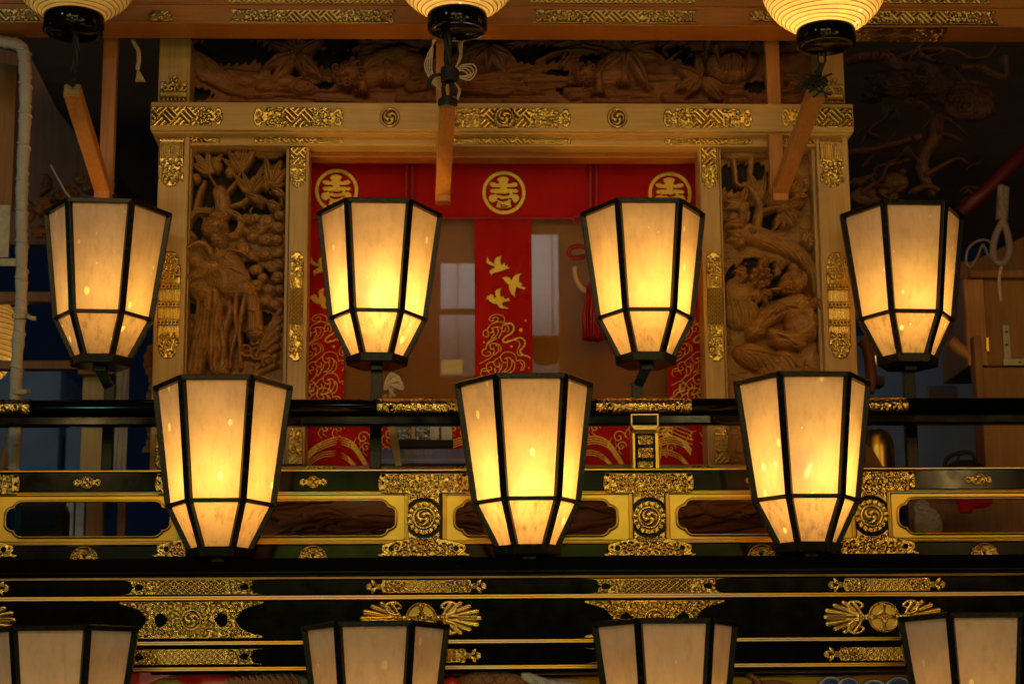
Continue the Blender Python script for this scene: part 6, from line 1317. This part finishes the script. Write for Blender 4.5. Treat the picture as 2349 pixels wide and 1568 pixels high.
t = MB().tube([P(2190, 500, 5.5), P(2260, 440, 5.5), P(2480, 220, 5.5)], .022, 12).obj('maroon_pole', M['maroon'], None, True); tag(t, 'dark maroon pole slanting across the black upper right corner', 'pole')
plate_poly('under_roof_board', [(2160, 600), (2230, 600), (2500, 470), (2500, 610), (2330, 640), (2190, 640)], 5.9, .04, M['brownwood'], 'brown slanting roof board above the orange box', 'board')
t = thing('white_rope', P(2300, 605, 5.3), 'white rope with a hanging loop at the right edge', 'rope')
MB().tube(smooth_path([P(2296, 425, 5.3), P(2298, 470, 5.3), P(2302, 500, 5.3), P(2284, 540, 5.3), P(2278, 580, 5.3), P(2288, 602, 5.3), P(2306, 600, 5.3), P(2316, 575, 5.3), P(2312, 540, 5.3), P(2298, 498, 5.3)], 8), .0105, 10).obj('loop', M['rope_dim'], t, True)
MB().tube(smooth_path([P(2302, 430, 5.31), P(2300, 470, 5.31), P(2298, 505, 5.31)], 6), .018, 10).obj('rope', M['rope_dim'], t, True)
MB().tube(smooth_path([P(2300, 600, 5.3), P(2292, 640, 5.3), P(2296, 690, 5.3)], 8), .005, 8).obj('tail', M['string'], t, True)
t = MB().tube(smooth_path([P(2285, 560, 5.35), P(2255, 550, 5.35), P(2225, 565, 5.35), P(2216, 595, 5.35), P(2226, 612, 5.35), P(2242, 590, 5.35), P(2255, 562, 5.35), P(2270, 590, 5.35), P(2290, 600, 5.35)], 8), .0042, 8).obj('thin_cord', M['rope_dim'], None, True); tag(t, 'thin pinkish cord coiled beside the white rope loop', 'cord')
t = thing('gold_bell', P(2020, 1078, 5.3), 'rounded gold bell shaped ornament behind the rail right of the doorway', 'ornament')
c = P(2012, 1085, 5.35); MB().lathe([(.001, .128), (.02, .126), (.038, .115), (.048, .095), (.052, .07), (.051, .04), (.052, .01), (.055, -.02)], c, 36).obj('bell', M['gold_smooth'], t, True)
plate_poly('red_flap', [(1985, 1020), (2002, 1030), (2035, 1085), (1985, 1085)], 5.27, .01, M['oldbox'], 'orange brown wooden wedge in front of the gold bell ornament', 'wedge')
t = thing('kettle', P(2212, 1085, 5.3), 'black iron kettle with an arched handle behind the right rail', 'kettle')
MB().tube(smooth_path([P(2166, 1078, 5.3), P(2172, 1052, 5.3), P(2200, 1038, 5.3), P(2230, 1040, 5.3), P(2240, 1068, 5.3)], 8), .0058, 8).obj('handle', M['blackcord'], t, True)
MB().tube(smooth_path([P(2196, 1070, 5.28), P(2200, 1044, 5.28), P(2212, 1040, 5.28)], 8), .004, 8).obj('handle', M['blackcord'], t, True)
MB().lathe([(.001, .02), (.03, .018), (.055, .004), (.062, -.02), (.062, -.06)], P(2212, 1072, 5.32), 30).obj('body', M['blackcord'], t, True); boxpx('spout', 2240, 1064, 2256, 1076, 5.3, .02, M['black'], t, .002)
t = boxpx('lit_gap', 1988, 815, 2010, 838, 5.7, .01, M['lamp_glow'], None, .002); tag(t, 'small lit yellow lamp right of the doorway post', 'lamp')
t = MB().tube(smooth_path([P(1975, 780, 5.25), P(1990, 800, 5.25), P(1998, 860, 5.25), P(1992, 900, 5.25)], 6), .017, 10).obj('carved_edge', M['brownwood'], None, True); tag(t, 'brown carved edge beside the right doorway post', 'carving')
t = boxpx('dark_block', 1990, 862, 2030, 884, 5.26, .06, M['blackcord'], None, .003); tag(t, 'small black block right of the doorway post above the rail', 'block')
t = MB().tube(smooth_path([P(2180, 780, 5.5), P(2200, 800, 5.5), P(2230, 815, 5.5), P(2262, 822, 5.5)], 6), [.02] * 19, 10).obj('carrying_pole', M['batten'], None, True); tag(t, 'curved wooden arm reaching left from the orange box', 'arm')
# things glimpsed through the pierced panels
t = boxpx('dark_cover', 26, 1150, 150, 1260, 4.95, .08, M['blackcord'], None, .03); tag(t, 'black cloth bundle seen through the left pierced panel', 'bundle')
for x0_, x1_, mt, lbl in ((150, 168, 'card', 'narrow pale slat behind the left pierced panel beside the black bundle'), (172, 192, 'card', 'wide pale slat behind the left pierced panel'), (196, 236, 'oldbox', 'brown upright board behind the left pierced panel'), (268, 288, 'brownwood', 'thin reddish upright behind the left pierced panel')):
    t = boxpx('upright_slat', x0_, 1112, x1_, 1300, 5.3, .03, M[mt], None); tag(t, lbl, 'slat', 'uprights behind the left pierced panel')
t = boxpx('side_board', 2085, 1110, 2480, 1300, 5.4, .04, M['brownwood'], None); tag(t, 'brown board behind the right pierced panel', 'board')
R = Relief(70, 90, False, 3); R.blob(30, 60, 34, 40, 10, mask=True); R.blob(20, 30, 20, 26, 10, mask=True); R.blob(44, 66, 22, 30, 10, mask=True); scrolls(R, 8, 10, 60, 85, 3, 14, 3); t = R.obj('paper_wad', 2096, 1140, 5.2, M['white'], None, floor=-4); tag(t, 'crumpled white cloth seen through the right pierced panel', 'cloth')
R = Relief(110, 40, False, 3); R.blob(40, 14, 44, 16, 8, mask=True); R.blob(20, 26, 18, 22, 8, mask=True); t = R.obj('red_cloth', 2195, 1136, 5.2, M['red'], None, floor=-2); tag(t, 'crumpled dark red cloth seen through the right pierced panel', 'cloth')
